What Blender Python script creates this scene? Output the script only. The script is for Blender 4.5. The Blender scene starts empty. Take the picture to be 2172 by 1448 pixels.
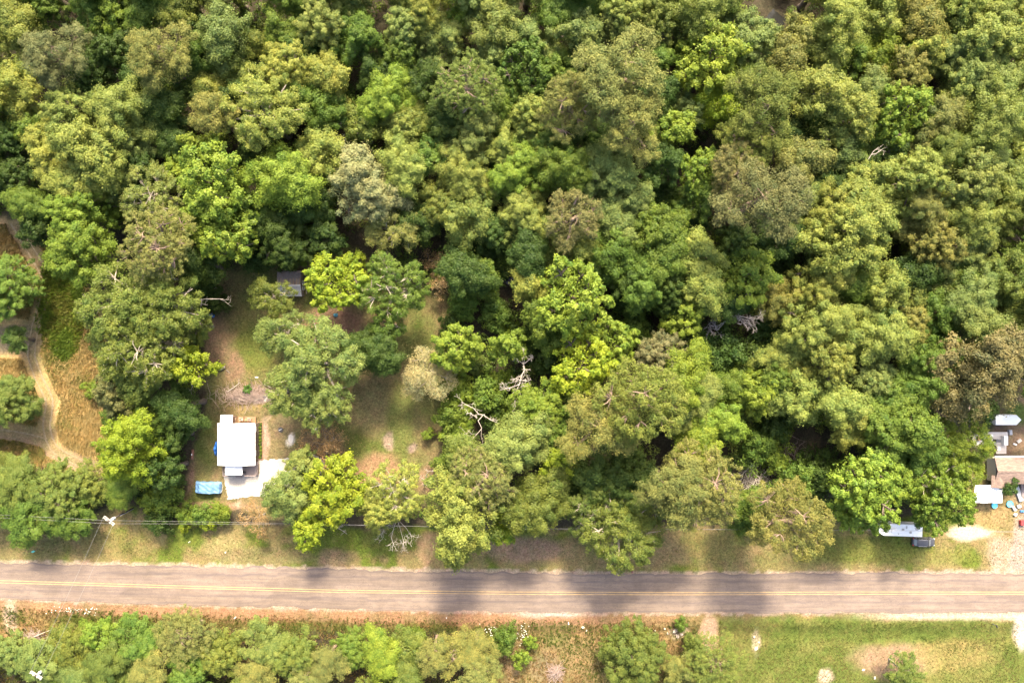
import bpy, bmesh, math, random
import numpy as np
from mathutils import Vector, Matrix

# ------------------------------------------------------------------ camera, sky, sun, exposure
sc = bpy.context.scene
COL = sc.collection
S = 0.095                 # metres on the ground per pixel of the photograph
CAMH = 137.6              # camera height over the ground (24 mm lens looking straight down)
cam_d = bpy.data.cameras.new('camera'); cam_d.sensor_width = 36.0; cam_d.lens = 24.0
cam_d.clip_start = 1.0; cam_d.clip_end = 3000.0
cam = bpy.data.objects.new('camera', cam_d); COL.objects.link(cam)
cam.location = (0, 0, CAMH); cam.rotation_euler = (0, 0, 0)
sc.camera = cam

SUN_EL = math.radians(45); SUN_DIR = (0.13, 1.0)          # the sun stands over the top edge, a little to the right
world = bpy.data.worlds.new('World'); sc.world = world; world.use_nodes = True
wn = world.node_tree; wn.nodes.clear()
w_out = wn.nodes.new('ShaderNodeOutputWorld'); w_bg = wn.nodes.new('ShaderNodeBackground')
w_sky = wn.nodes.new('ShaderNodeTexSky'); w_sky.sky_type = 'NISHITA'; w_sky.sun_disc = False
w_sky.sun_elevation = SUN_EL; w_sky.sun_rotation = math.atan2(SUN_DIR[0], SUN_DIR[1])
w_sky.air_density = 1.0; w_sky.dust_density = 6.0; w_sky.ozone_density = 0.3
w_bg.inputs['Strength'].default_value = 0.15
wn.links.new(w_sky.outputs[0], w_bg.inputs[0]); wn.links.new(w_bg.outputs[0], w_out.inputs[0])
sun_d = bpy.data.lights.new('sun', 'SUN'); sun_d.energy = 3.3; sun_d.angle = math.radians(9); sun_d.color = (1.0, 0.875, 0.66)
sun = bpy.data.objects.new('sun', sun_d); COL.objects.link(sun)
sd = Vector((SUN_DIR[0], SUN_DIR[1], 0)).normalized() * math.cos(SUN_EL) + Vector((0, 0, math.sin(SUN_EL)))
sun.rotation_euler = sd.to_track_quat('Z', 'Y').to_euler(); sun.location = (0, 60, 90)
vs = sc.view_settings
vs.view_transform = 'Standard'; vs.look = 'None'; vs.gamma = 1.0; vs.use_curve_mapping = False
vs.exposure = 1.97
sc.cycles.max_bounces = 6; sc.cycles.diffuse_bounces = 3; sc.cycles.transmission_bounces = 4
sc.cycles.sample_clamp_indirect = 4.0

# ------------------------------------------------------------------ helpers
R = random.Random(7)
NP = np.random.default_rng(11)

def G(px, py, h=0.0):
    """world x, y of a photograph pixel lying h metres over the ground"""
    k = S * (CAMH - h) / CAMH
    return ((px - 1086) * k, -(py - 724) * k)
def GV(px, py, h=0.0):
    x, y = G(px, py, h); return Vector((x, y, h))

def props(o, label=None, cat=None, group=None, kind=None):
    if label: o['label'] = label
    if cat: o['category'] = cat
    if group: o['group'] = group
    if kind: o['kind'] = kind
    return o
def thing(name, label, cat, loc=(0, 0, 0), rotz=0.0, group=None):
    o = bpy.data.objects.new(name, None); COL.objects.link(o)
    o.location = loc; o.rotation_euler = (0, 0, rotz); o.empty_display_size = 0.3
    return props(o, label, cat, group)
def link(name, me, mat=None, parent=None):
    o = bpy.data.objects.new(name, me); COL.objects.link(o)
    if mat is not None and len(me.materials) == 0: me.materials.append(mat)
    if parent is not None: o.parent = parent
    return o
def copy_tree(o, parent=None):
    c = o.copy(); COL.objects.link(c)
    if parent is not None: c.parent = parent
    for ch in [q for q in o.children]: copy_tree(ch, c)
    return c

def mesh_np(name, v, f, rnd=None, smooth=False, col=None):
    me = bpy.data.meshes.new(name)
    v = np.ascontiguousarray(v, dtype=np.float32); f = np.ascontiguousarray(f, dtype=np.int32)
    n, k = f.shape
    me.vertices.add(len(v)); me.vertices.foreach_set('co', v.ravel())
    me.loops.add(n * k); me.loops.foreach_set('vertex_index', f.ravel())
    me.polygons.add(n)
    me.polygons.foreach_set('loop_start', np.arange(0, n * k, k, dtype=np.int32))
    me.polygons.foreach_set('loop_total', np.full(n, k, dtype=np.int32))
    if smooth: me.polygons.foreach_set('use_smooth', np.ones(n, dtype=bool))
    if rnd is not None:
        a = me.attributes.new('rnd', 'FLOAT', 'FACE'); a.data.foreach_set('value', np.asarray(rnd, dtype=np.float32))
    if col is not None:
        a = me.attributes.new('tint', 'FLOAT_COLOR', 'POINT' if len(col) == len(v) else 'FACE')
        c4 = np.ones((len(col), 4), dtype=np.float32); c4[:, :3] = col
        a.data.foreach_set('color', c4.ravel())
    me.update(calc_edges=True); me.validate()
    return me

class MB:
    """collects simple solids into one mesh"""
    def __init__(s): s.v = []; s.f = []
    def add(s, vs_, fs):
        b = len(s.v); s.v += [tuple(p) for p in vs_]; s.f += [tuple(i + b for i in q) for q in fs]; return s
    def box(s, c, d, rz=0.0, ry=0.0, rx=0.0, taper=1.0):
        m = Matrix.Rotation(rz, 3, 'Z') @ Matrix.Rotation(ry, 3, 'Y') @ Matrix.Rotation(rx, 3, 'X')
        vs_ = []
        for z in (-.5, .5):
            t = taper if z > 0 else 1.0
            for x, y in ((-.5, -.5), (.5, -.5), (.5, .5), (-.5, .5)):
                vs_.append(Vector(c) + m @ Vector((x * d[0] * t, y * d[1] * t, z * d[2])))
        return s.add(vs_, [(3, 2, 1, 0), (4, 5, 6, 7), (0, 1, 5, 4), (1, 2, 6, 5), (2, 3, 7, 6), (3, 0, 4, 7)])
    def tube(s, pts, rad, n=6, cap=True):
        pts = [Vector(p) for p in pts]
        if not hasattr(rad, '__len__'): rad = [rad] * len(pts)
        rings = []; b = len(s.v)
        for i, p in enumerate(pts):
            d = (pts[min(i + 1, len(pts) - 1)] - pts[max(i - 1, 0)])
            if d.length < 1e-6: d = Vector((0, 0, 1))
            d.normalize()
            a = d.orthogonal().normalized() if i == 0 else (rings[-1] - d * rings[-1].dot(d)).normalized()
            rings.append(a); q = d.cross(a)
            for k in range(n):
                t = 2 * math.pi * k / n
                s.v.append(tuple(p + (a * math.cos(t) + q * math.sin(t)) * rad[i]))
        for i in range(len(pts) - 1):
            for k in range(n):
                k2 = (k + 1) % n
                s.f.append((b + i * n + k, b + i * n + k2, b + (i + 1) * n + k2, b + (i + 1) * n + k))
        if cap:
            s.f.append(tuple(b + k for k in reversed(range(n))))
            s.f.append(tuple(b + (len(pts) - 1) * n + k for k in range(n)))
        return s
    def lathe(s, prof, c=(0, 0, 0), n=14):
        b = len(s.v)
        for r, z in prof:
            for k in range(n):
                t = 2 * math.pi * k / n
                s.v.append((c[0] + r * math.cos(t), c[1] + r * math.sin(t), c[2] + z))
        for i in range(len(prof) - 1):
            for k in range(n):
                k2 = (k + 1) % n
                s.f.append((b + i * n + k, b + i * n + k2, b + (i + 1) * n + k2, b + (i + 1) * n + k))
        s.f.append(tuple(b + (len(prof) - 1) * n + k for k in range(n)))
        s.f.append(tuple(b + k for k in reversed(range(n))))
        return s
    def prism(s, outline, z0, z1):
        n = len(outline)
        vs_ = [(x, y, z0) for x, y in outline] + [(x, y, z1) for x, y in outline]
        fs = [tuple(reversed(range(n))), tuple(range(n, 2 * n))] + [(i, (i + 1) % n, n + (i + 1) % n, n + i) for i in range(n)]
        return s.add(vs_, fs)
    def mesh(s, name, smooth=False, bevel=0.0):
        me = bpy.data.meshes.new(name); me.from_pydata(s.v, [], s.f)
        if bevel > 0:
            bm = bmesh.new(); bm.from_mesh(me)
            bmesh.ops.bevel(bm, geom=bm.edges[:], offset=bevel, segments=2, affect='EDGES', clamp_overlap=True)
            bm.to_mesh(me); bm.free()
        if smooth:
            for p in me.polygons: p.use_smooth = True
        me.update(); return me
    def build(s, name, mat, parent=None, smooth=False, bevel=0.0):
        return link(name, s.mesh(name, smooth, bevel), mat, parent)

# ------------------------------------------------------------------ materials
def new_mat(name):
    m = bpy.data.materials.new(name); m.use_nodes = True
    nt = m.node_tree; nt.nodes.clear()
    o = nt.nodes.new('ShaderNodeOutputMaterial')
    return m, nt, o
def mix_rgb(nt, mode, fac, a, b):
    n = nt.nodes.new('ShaderNodeMix'); n.data_type = 'RGBA'; n.blend_type = mode
    for sock, val in ((n.inputs[0], fac), (n.inputs[6], a), (n.inputs[7], b)):
        if hasattr(val, 'node'): nt.links.new(val, sock)
        elif isinstance(val, (int, float)): sock.default_value = val
        else: sock.default_value = (*val, 1) if len(val) == 3 else val
    return n.outputs[2]
def noise(nt, scale, detail=4, rough=0.6, vec=None, dist=0.0):
    n = nt.nodes.new('ShaderNodeTexNoise'); n.inputs['Scale'].default_value = scale
    n.inputs['Detail'].default_value = detail; n.inputs['Roughness'].default_value = rough
    n.inputs['Distortion'].default_value = dist
    if vec is not None: nt.links.new(vec, n.inputs['Vector'])
    return n.outputs['Fac']
def ramp(nt, fac, stops):
    n = nt.nodes.new('ShaderNodeValToRGB'); cr = n.color_ramp
    while len(cr.elements) < len(stops): cr.elements.new(0.5)
    for e, (p, c) in zip(cr.elements, stops):
        e.position = p; e.color = (c, c, c, 1) if isinstance(c, (int, float)) else (*c, 1)
    nt.links.new(fac, n.inputs[0]); return n.outputs[0]
def geo_pos(nt, scale=(1, 1, 1)):
    tc = nt.nodes.new('ShaderNodeTexCoord'); mp = nt.nodes.new('ShaderNodeMapping')
    nt.links.new(tc.outputs['Object'], mp.inputs['Vector']); mp.inputs['Scale'].default_value = scale
    return mp.outputs[0]
def world_pos(nt, scale=(1, 1, 1)):
    g = nt.nodes.new('ShaderNodeNewGeometry'); mp = nt.nodes.new('ShaderNodeMapping')
    nt.links.new(g.outputs['Position'], mp.inputs['Vector']); mp.inputs['Scale'].default_value = scale
    return mp.outputs[0]
def bump(nt, fac, strength, dist=0.05):
    b = nt.nodes.new('ShaderNodeBump'); b.inputs['Strength'].default_value = strength; b.inputs['Distance'].default_value = dist
    nt.links.new(fac, b.inputs['Height']); return b.outputs[0]
MATS = {}
def plain(name, col, rough=0.6, metal=0.0, var=0.25, scale=3.0, stretch=(1, 1, 1), dirt=None, bmp=0.0, spec=0.4):
    if name in MATS: return MATS[name]
    m, nt, o = new_mat(name)
    p = nt.nodes.new('ShaderNodeBsdfPrincipled'); nt.links.new(p.outputs[0], o.inputs[0])
    v = geo_pos(nt, stretch); nz = noise(nt, scale, 5, 0.65, v)
    k = ramp(nt, nz, [(0.25, 1 - var), (0.75, 1 + var)])
    c = mix_rgb(nt, 'MULTIPLY', 1.0, col, k)
    if dirt:
        n2 = noise(nt, scale * 0.35, 5, 0.7, v)
        c = mix_rgb(nt, 'MIX', ramp(nt, n2, [(0.5, 0.0), (0.72, 0.7)]), c, dirt)
    nt.links.new(c, p.inputs['Base Color'])
    p.inputs['Roughness'].default_value = rough; p.inputs['Metallic'].default_value = metal
    p.inputs['Specular IOR Level'].default_value = spec
    if bmp: nt.links.new(bump(nt, nz, bmp), p.inputs['Normal'])
    MATS[name] = m; return m
def leaf_mat(name, trans=0.28, use_tint=False, rough=0.5, hue=0.45):
    m, nt, o = new_mat(name)
    if use_tint:
        a = nt.nodes.new('ShaderNodeAttribute'); a.attribute_name = 'tint'; base = a.outputs['Color']
    else:
        oi = nt.nodes.new('ShaderNodeObjectInfo'); base = oi.outputs['Color']
    r = nt.nodes.new('ShaderNodeAttribute'); r.attribute_name = 'rnd'
    c = mix_rgb(nt, 'MULTIPLY', 1.0, base, ramp(nt, r.outputs['Fac'], [(0.0, (.52, .68, .72)), (0.5, (1, 1, 1)), (1.0, (1.38, 1.30, 1.25))]))
    # a slow change of hue through the wood: some sprays yellower, some bluer
    nz = noise(nt, 0.55, 3, 0.6, world_pos(nt))
    c = mix_rgb(nt, 'MULTIPLY', hue, c, ramp(nt, nz, [(0.3, (0.80, 0.97, 0.92)), (0.7, (1.16, 1.05, 0.82))]))
    p = nt.nodes.new('ShaderNodeBsdfPrincipled'); t = nt.nodes.new('ShaderNodeBsdfTranslucent')
    nt.links.new(c, p.inputs['Base Color'])
    nt.links.new(mix_rgb(nt, 'MULTIPLY', 1.0, c, (1.15, 1.2, 0.6)), t.inputs['Color'])
    p.inputs['Roughness'].default_value = rough; p.inputs['Specular IOR Level'].default_value = 0.14
    ms = nt.nodes.new('ShaderNodeMixShader'); ms.inputs[0].default_value = trans
    nt.links.new(p.outputs[0], ms.inputs[1]); nt.links.new(t.outputs[0], ms.inputs[2])
    nt.links.new(ms.outputs[0], o.inputs[0])
    return m
LEAF = leaf_mat('leaf'); NEEDLE = leaf_mat('needle', 0.15, rough=0.6, hue=0.3); TINTED = leaf_mat('tinted_leaf', 0.25, True)
BARK = plain('bark', (0.11, 0.085, 0.065), 0.9, var=0.35, scale=6, stretch=(1, 1, .2))
BARK_PALE = plain('pale_bark', (0.30, 0.255, 0.20), 0.9, var=0.3, scale=6)
BARK_PINE = plain('pine_bark', (0.20, 0.14, 0.105), 0.9, var=0.35, scale=6)
DEADWOOD = plain('dead_wood', (0.36, 0.315, 0.265), 0.9, var=0.3, scale=5)
DEADGREY = plain('grey_dead_wood', (0.25, 0.22, 0.20), 0.9, var=0.3, scale=5)
# ------------------------------------------------------------------ the ground
def vnoise(x, y, scale, seed):
    g = np.random.default_rng(seed).random((256, 256))
    u = x / scale + 1000.0; v = y / scale + 1000.0
    i = np.floor(u).astype(int); j = np.floor(v).astype(int); fu = u - i; fv = v - j
    fu = fu * fu * (3 - 2 * fu); fv = fv * fv * (3 - 2 * fv)
    a = g[i % 256, j % 256]; b = g[(i + 1) % 256, j % 256]; c = g[i % 256, (j + 1) % 256]; d = g[(i + 1) % 256, (j + 1) % 256]
    return (a * (1 - fu) + b * fu) * (1 - fv) + (c * (1 - fu) + d * fu) * fv
def fbm(x, y, scale, seed, oct=4):
    t = 0; w = 0; amp = 1.0
    for k in range(oct):
        t = t + amp * vnoise(x, y, scale / 2 ** k, seed + k); w += amp; amp *= 0.55
    return t / w
def poly_sd(x, y, poly):
    """signed distance (pixels) to a polygon, positive inside"""
    p = np.array(poly, float); n = len(p)
    d = np.full(x.shape, 1e9); ins = np.zeros(x.shape, bool)
    for i in range(n):
        a = p[i]; b = p[(i + 1) % n]; e = b - a
        t = np.clip(((x - a[0]) * e[0] + (y - a[1]) * e[1]) / max(e @ e, 1e-9), 0, 1)
        d = np.minimum(d, np.hypot(x - a[0] - t * e[0], y - a[1] - t * e[1]))
        cond = ((a[1] > y) != (b[1] > y))
        xi = a[0] + (y - a[1]) * e[0] / (e[1] if abs(e[1]) > 1e-9 else 1e-9)
        ins ^= cond & (x < xi)
    return np.where(ins, d, -d)
def line_d(x, y, pts):
    d = np.full(x.shape, 1e9)
    for a, b in zip(pts[:-1], pts[1:]):
        a = np.array(a, float); b = np.array(b, float); e = b - a
        t = np.clip(((x - a[0]) * e[0] + (y - a[1]) * e[1]) / max(e @ e, 1e-9), 0, 1)
        d = np.minimum(d, np.hypot(x - a[0] - t * e[0], y - a[1] - t * e[1]))
    return d
def sstep(t): t = np.clip(t, 0, 1); return t * t * (3 - 2 * t)

FIELD = [(-400, 480), (60, 470), (110, 520), (200, 620), (250, 800), (240, 900), (300, 960), (260, 1000), (190, 1010), (60, 985), (-400, 960)]
YARD = [(385, 1080), (395, 1000), (425, 880), (440, 700), (455, 590), (520, 560), (640, 535), (760, 520), (800, 560), (900, 620), (960, 640),
        (945, 780), (935, 900), (930, 1010), (915, 1060), (760, 1090), (580, 1095)]
VERGE = [(-500, 1105), (190, 1098), (260, 1060), (330, 1108), (700, 1120), (1100, 1118), (1600, 1116), (1900, 1105), (2040, 1055), (2080, 960), (2400, 950), (2700, 1216), (-500, 1216)]
BACKYARD = [(2000, 860), (2060, 835), (2400, 820), (2700, 960), (2060, 985), (2000, 930)]
SOUTH = [(-500, 1262), (2700, 1288), (2700, 1900), (-500, 1900)]
S_CLEAR = [(1040, 1290), (2700, 1288), (2700, 1900), (1010, 1900), (1045, 1400)]
S_STRIP = [(-500, 1262), (1100, 1288), (1060, 1350), (900, 1338), (450, 1330), (200, 1320), (110, 1380), (-500, 1400)]
TRACK_A = [(30, 470), (62, 525), (96, 580), (100, 612), (76, 690), (64, 752), (82, 800), (108, 850), (97, 905), (112, 952), (165, 980), (250, 1005)]
TRACK_B = [(100, 930), (40, 915), (-60, 905)]
DRIVE = [(474, 1003), (549, 1003), (549, 976), (600, 972), (664, 964), (712, 986), (672, 1014), (612, 1040), (577, 1050), (520, 1054), (483, 1060)]
ROAD_TOP = [(-2400, 1150), (-400, 1186), (0, 1193), (362, 1199), (724, 1206), (1086, 1214), (1448, 1217), (1810, 1216), (2172, 1214), (2600, 1213), (4600, 1208)]
ROAD_BOT = [(-2400, 1226), (-400, 1262), (0, 1268), (362, 1281), (724, 1291), (1086, 1297), (1448, 1299), (1810, 1298), (2172, 1298), (2600, 1297), (4600, 1292)]
ROAD_MID = [(-2400, 1190), (-400, 1225), (0, 1232.5), (362, 1243), (724, 1253), (1086, 1256.7), (1448, 1258), (1810, 1256.7), (2172, 1256.7), (2600, 1256), (4600, 1251)]

def axis(a, b, st):
    core = np.arange(a, b + st * .5, st)
    return np.concatenate([[-1600, -600, -260, a - 40, a - 15], core, [b + 15, b + 40, 260, 600, 1600]])
gx = axis(-112, 112, 0.45); gy = axis(-78, 78, 0.45)
XX, YY = np.meshgrid(gx, gy, indexing='ij')
PX = XX / S + 1086; PY = -YY / S + 724           # the same points as pixels of the photograph (ground level)
wob = (fbm(XX, YY, 5.0, 3) - .5) * 46 + (fbm(XX, YY, 1.3, 9, 2) - .5) * 16      # ragged edges
n_big = fbm(XX, YY, 14, 21); n_mid = fbm(XX, YY, 4, 31); n_fin = fbm(XX, YY, 1.1, 41, 3)
def C(*c): return np.array(c, float)
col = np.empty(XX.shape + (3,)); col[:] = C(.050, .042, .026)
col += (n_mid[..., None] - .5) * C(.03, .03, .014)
def blend(mask, c, amt=1.0):
    global col
    m = (np.clip(mask, 0, 1) * amt)[..., None]; col = col * (1 - m) + (c if isinstance(c, np.ndarray) and c.shape == col.shape else np.broadcast_to(c, col.shape)) * m
def zone(poly, soft=16, w=1.0): return sstep((poly_sd(PX, PY, poly) + wob * w) / soft + .5)
def spot(px, py, rx, ry, soft=.5, w=1.0):
    d = np.hypot((PX - px) / rx, (PY - py) / ry); return sstep((1 - d + wob * w / (rx + ry) * 1.5) / soft)
def two(a, b, n, lo=.35, hi=.65): t = sstep((n - lo) / (hi - lo))[..., None]; return a * (1 - t) + b * t
GREEN = C(.082, .096, .024); GREEN_B = C(.088, .112, .018); STRAW = C(.235, .165, .070); DIRT = C(.200, .130, .085); LITTER = C(.185, .118, .075); PALE = C(.40, .315, .235)
# left field: dry grass, a bramble bank, a bare turning place
m_field = zone(FIELD); blend(m_field, two(C(.25, .185, .078), C(.33, .23, .10), n_mid))
blend(m_field * sstep((n_big - .52) / .12), C(.13, .12, .04), .7)
blend(m_field * spot(30, 720, 75, 45), C(.105, .092, .066), .85)
blend(m_field * spot(60, 520, 110, 70), C(.16, .115, .065), .8)
blend(m_field * spot(40, 950, 90, 40), C(.19, .135, .095), .9)
blend(m_field * spot(135, 650, 52, 125, .4), C(.085, .115, .022), .9)
blend(spot(150, 978, 110, 40), C(.25, .185, .12), .85); blend(spot(90, 900, 34, 70), C(.19, .155, .08), .6)
# the yard
m_yard = zone(YARD); blend(m_yard, two(GREEN, C(.135, .120, .045), n_mid))
blend(m_yard * sstep((n_big - .45) / .15), C(.150, .108, .058), .65)
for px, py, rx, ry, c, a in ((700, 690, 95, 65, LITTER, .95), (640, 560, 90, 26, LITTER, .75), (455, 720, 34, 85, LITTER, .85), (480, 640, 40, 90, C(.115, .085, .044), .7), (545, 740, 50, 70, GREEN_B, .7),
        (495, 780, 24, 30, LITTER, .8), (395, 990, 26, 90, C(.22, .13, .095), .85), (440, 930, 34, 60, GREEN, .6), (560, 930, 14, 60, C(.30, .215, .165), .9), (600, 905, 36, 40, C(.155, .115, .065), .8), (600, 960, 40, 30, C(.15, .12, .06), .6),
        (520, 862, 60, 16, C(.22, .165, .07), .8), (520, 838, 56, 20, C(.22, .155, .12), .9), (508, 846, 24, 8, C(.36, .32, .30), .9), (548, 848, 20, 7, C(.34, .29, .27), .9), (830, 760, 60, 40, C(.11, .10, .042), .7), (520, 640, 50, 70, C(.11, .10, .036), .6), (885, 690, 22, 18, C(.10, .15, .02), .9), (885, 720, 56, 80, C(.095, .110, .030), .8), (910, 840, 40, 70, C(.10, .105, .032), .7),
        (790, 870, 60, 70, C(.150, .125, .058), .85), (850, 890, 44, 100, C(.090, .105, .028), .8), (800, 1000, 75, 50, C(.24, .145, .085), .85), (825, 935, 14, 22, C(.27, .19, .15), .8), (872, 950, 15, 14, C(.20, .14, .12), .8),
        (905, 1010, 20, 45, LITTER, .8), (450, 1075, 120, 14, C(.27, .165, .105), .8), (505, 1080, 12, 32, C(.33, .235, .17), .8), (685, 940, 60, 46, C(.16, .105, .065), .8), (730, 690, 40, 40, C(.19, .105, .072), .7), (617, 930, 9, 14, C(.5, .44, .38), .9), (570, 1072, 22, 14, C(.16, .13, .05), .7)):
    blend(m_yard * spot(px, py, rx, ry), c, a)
# the verge north of the road
m_v = zone(VERGE, 14, .6); blend(m_v, two(GREEN_B * .95, C(.165, .130, .055), n_mid, .38, .6))
blend(m_v * sstep((n_big - .5) / .14), C(.185, .138, .066), .6)
for px, py, rx, ry, c, a in ((60, 1165, 120, 40, C(.12, .105, .045), .6), (250, 1160, 110, 46, C(.15, .125, .045), .6), (480, 1165, 60, 40, C(.21, .17, .075), .75), (560, 1180, 160, 26, C(.15, .115, .06), .7), (700, 1185, 50, 30, C(.19, .13, .08), .7),
        (780, 1150, 60, 34, GREEN_B, .8), (905, 1165, 26, 46, C(.26, .175, .095), .8), (1120, 1165, 120, 40, C(.20, .135, .095), .85), (1150, 1195, 40, 12, C(.11, .10, .04), .7), (1400, 1175, 70, 36, C(.16, .12, .065), .7), (1520, 1160, 70, 40, C(.16, .14, .045), .7),
        (1820, 1165, 200, 38, C(.090, .105, .020), .8), (1960, 1180, 140, 26, C(.14, .14, .035), .6), (2060, 1130, 70, 20, C(.42, .33, .24), .95), (2130, 1170, 60, 50, C(.26, .195, .145), .9), (2100, 1090, 60, 40, C(.24, .165, .075), .8), (2165, 1150, 26, 80, C(.24, .185, .16), .9), (2190, 1060, 50, 60, C(.2, .15, .11), .8)):
    blend(m_v * spot(px, py, rx, ry), c, a)
# behind the neighbour's house
m_b = zone(BACKYARD); blend(m_b, two(C(.05, .07, .02), C(.11, .08, .055), n_mid)); blend(m_b * spot(2160, 935, 34, 26), C(.22, .15, .09), .8); blend(m_b * spot(2160, 875, 40, 30), C(.055, .085, .02), .9)
# south of the road
m_s = zone(S_STRIP, 14, .5); blend(m_s, two(C(.22, .145, .065), C(.13, .125, .035), n_mid, .4, .6))
m_c = zone(S_CLEAR, 30, .8); blend(m_c, two(C(.135, .118, .045), C(.21, .145, .068), n_mid))
RB = np.interp(PX, [p[0] for p in ROAD_BOT], [p[1] for p in ROAD_BOT]); RT = np.interp(PX, [p[0] for p in ROAD_TOP], [p[1] for p in ROAD_TOP])
brown = sstep((34 + wob * .3 - (PY - RB)) / 10) * sstep((1500 - PX) / 200) * (PY > RB - 20); blend(brown, two(C(.26, .145, .085), C(.20, .125, .07), n_mid), .9)
gm = sstep(1 - np.abs(PY - RB - 44 - wob * .3) / 16) * (PX < 1060) * (PX > 60); blend(gm, C(.085, .10, .024), .7)
m_l = zone([(1520, 1312), (2700, 1312), (2700, 1900), (1560, 1900), (1530, 1400)], 16, .6); blend(m_l, two(C(.090, .112, .024), C(.135, .138, .038), n_mid))
for px, py, rx, ry, c, a in ((1900, 1400, 110, 50, C(.25, .165, .105), .9), (2020, 1390, 120, 44, C(.21, .165, .06), .75), (1752, 1440, 26, 20, C(.42, .32, .24), .9), (1604, 1360, 9, 26, C(.36, .30, .20), .8), (1505, 1345, 24, 50, C(.36, .245, .17), .9), (1440, 1340, 20, 12, C(.5, .4, .28), .8), (1480, 1400, 50, 60, C(.24, .15, .075), .8), (1088, 1390, 22, 110, C(.22, .15, .085), .7), (1160, 1420, 40, 40, C(.2, .15, .09), .6),
        (1250, 1340, 140, 20, C(.2, .135, .06), .6), (20, 1310, 22, 50, C(.44, .33, .25), .8), (70, 1310, 40, 40, C(.28, .18, .085), .7), (1840, 1345, 260, 24, C(.080, .108, .022), .7)):
    blend(np.maximum(np.maximum(m_c, m_s), m_l) * spot(px, py, rx, ry), c, a)
gravel = sstep(1 - np.abs(PY - RB - 8) / (10 + 8 * n_mid)) * sstep((PX - 1760) / 200); blend(gravel, C(.42, .33, .26), .9)
gravel = sstep(1 - np.abs(PY - RB - 5) / (4 + 12 * n_mid)) * sstep(1 - np.abs(PX - 1170) / 120); blend(gravel, C(.42, .33, .29), .95)
blend(spot(2165, 1330, 22, 60), C(.46, .37, .31), .9)
# worn shoulders
for edge, sg in ((RT, -1), (RB, 1)):
    d = (PY - edge) * sg; blend(sstep((7 + (n_fin - .5) * 12 - d) / 4) * (d > -30), C(.30, .225, .175), .75)
# worn paths
dA = np.minimum(line_d(PX + wob * .15, PY, TRACK_A), line_d(PX + wob * .15, PY, TRACK_B))
blend(m_field * sstep((19 + wob * .25 - dA) / 12), C(.185, .145, .072), .6)
PATH_E = [(548, 977), (560, 900), (575, 880)]; blend(sstep((7 + wob * .2 - line_d(PX, PY, PATH_E)) / 8), C(.30, .22, .16), .6)
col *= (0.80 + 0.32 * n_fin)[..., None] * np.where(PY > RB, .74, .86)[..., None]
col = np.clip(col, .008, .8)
nxg, nyg = XX.shape
idx = np.arange(nxg * nyg).reshape(nxg, nyg)
faces = np.stack([idx[:-1, :-1], idx[1:, :-1], idx[1:, 1:], idx[:-1, 1:]], -1).reshape(-1, 4)
relief = (n_mid - .5) * .16 * (1 - np.clip(1 - np.minimum(np.abs(PY - RT), np.abs(PY - RB)) / 30, 0, 1)) * ((PY < RT - 8) | (PY > RB + 8))
core = (np.abs(XX) < 113) & (np.abs(YY) < 79)
ditch = -.35 * np.exp(-((PY - RB - 46) / 14) ** 2) * core
GZ = np.where(core, relief, 0) + ditch - .06
verts = np.stack([XX, YY, GZ], -1).reshape(-1, 3)
m, nt, o = new_mat('ground_cover')
p = nt.nodes.new('ShaderNodeBsdfPrincipled'); nt.links.new(p.outputs[0], o.inputs[0])
a = nt.nodes.new('ShaderNodeAttribute'); a.attribute_name = 'tint'
wp = world_pos(nt)
f1 = noise(nt, 2.2, 8, .78, wp); f2 = noise(nt, 7.0, 5, .75, wp); f3 = noise(nt, .6, 4, .6, wp)
c = mix_rgb(nt, 'MULTIPLY', 1.0, a.outputs['Color'], ramp(nt, f1, [(.28, .45), (.5, 1.0), (.72, 1.6)]))
c = mix_rgb(nt, 'MULTIPLY', .8, c, ramp(nt, f2, [(.3, .42), (.7, 1.75)]))
c = mix_rgb(nt, 'MULTIPLY', .6, c, ramp(nt, f3, [(.3, (.80, 1.0, .85)), (.7, (1.2, 1.0, 1.1))]))
nt.links.new(c, p.inputs['Base Color']); p.inputs['Roughness'].default_value = .95; p.inputs['Specular IOR Level'].default_value = .1
nt.links.new(bump(nt, f1, .6, .15), p.inputs['Normal'])
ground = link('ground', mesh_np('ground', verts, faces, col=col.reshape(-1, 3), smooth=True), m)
props(ground, 'flat ground of grass, leaf litter and bare dirt', kind='structure')

def gz(x, y): return -0.02

# ------------------------------------------------------------------ road, markings, drive, track, water
def strip_mesh(name, top, bot, mat, z, step=6, j=0.0, seed=1, nrow=8):
    xs = np.concatenate([[-2400, -1200, -600], np.arange(-300, 2480, step), [2800, 3600, 4600]])
    t = np.interp(xs, [q[0] for q in top], [q[1] for q in top]); b = np.interp(xs, [q[0] for q in bot], [q[1] for q in bot])
    if j:
        t = t + (fbm(xs * S, xs * 0, 2.2, seed, 3) - .5) * j; b = b + (fbm(xs * S, xs * 0 + 50, 2.2, seed + 5, 3) - .5) * j
    rows = [t + (b - t) * k / nrow for k in range(nrow + 1)]
    v = np.stack([np.stack([(xs - 1086) * S, -(r - 724) * S, np.full(xs.shape, z) + .05 * (1 - (2 * k / nrow - 1) ** 2) * (nrow > 2)], -1) for k, r in enumerate(rows)], 0)
    n = len(xs); id2 = np.arange((nrow + 1) * n).reshape(nrow + 1, n)
    f = np.stack([id2[1:, :-1], id2[1:, 1:], id2[:-1, 1:], id2[:-1, :-1]], -1).reshape(-1, 4)
    return link(name, mesh_np(name, v.reshape(-1, 3), f, smooth=True), mat)
m, nt, o = new_mat('asphalt')
p = nt.nodes.new('ShaderNodeBsdfPrincipled'); nt.links.new(p.outputs[0], o.inputs[0])
wp = world_pos(nt); st = world_pos(nt, (.05, 1.1, 1))
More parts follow.
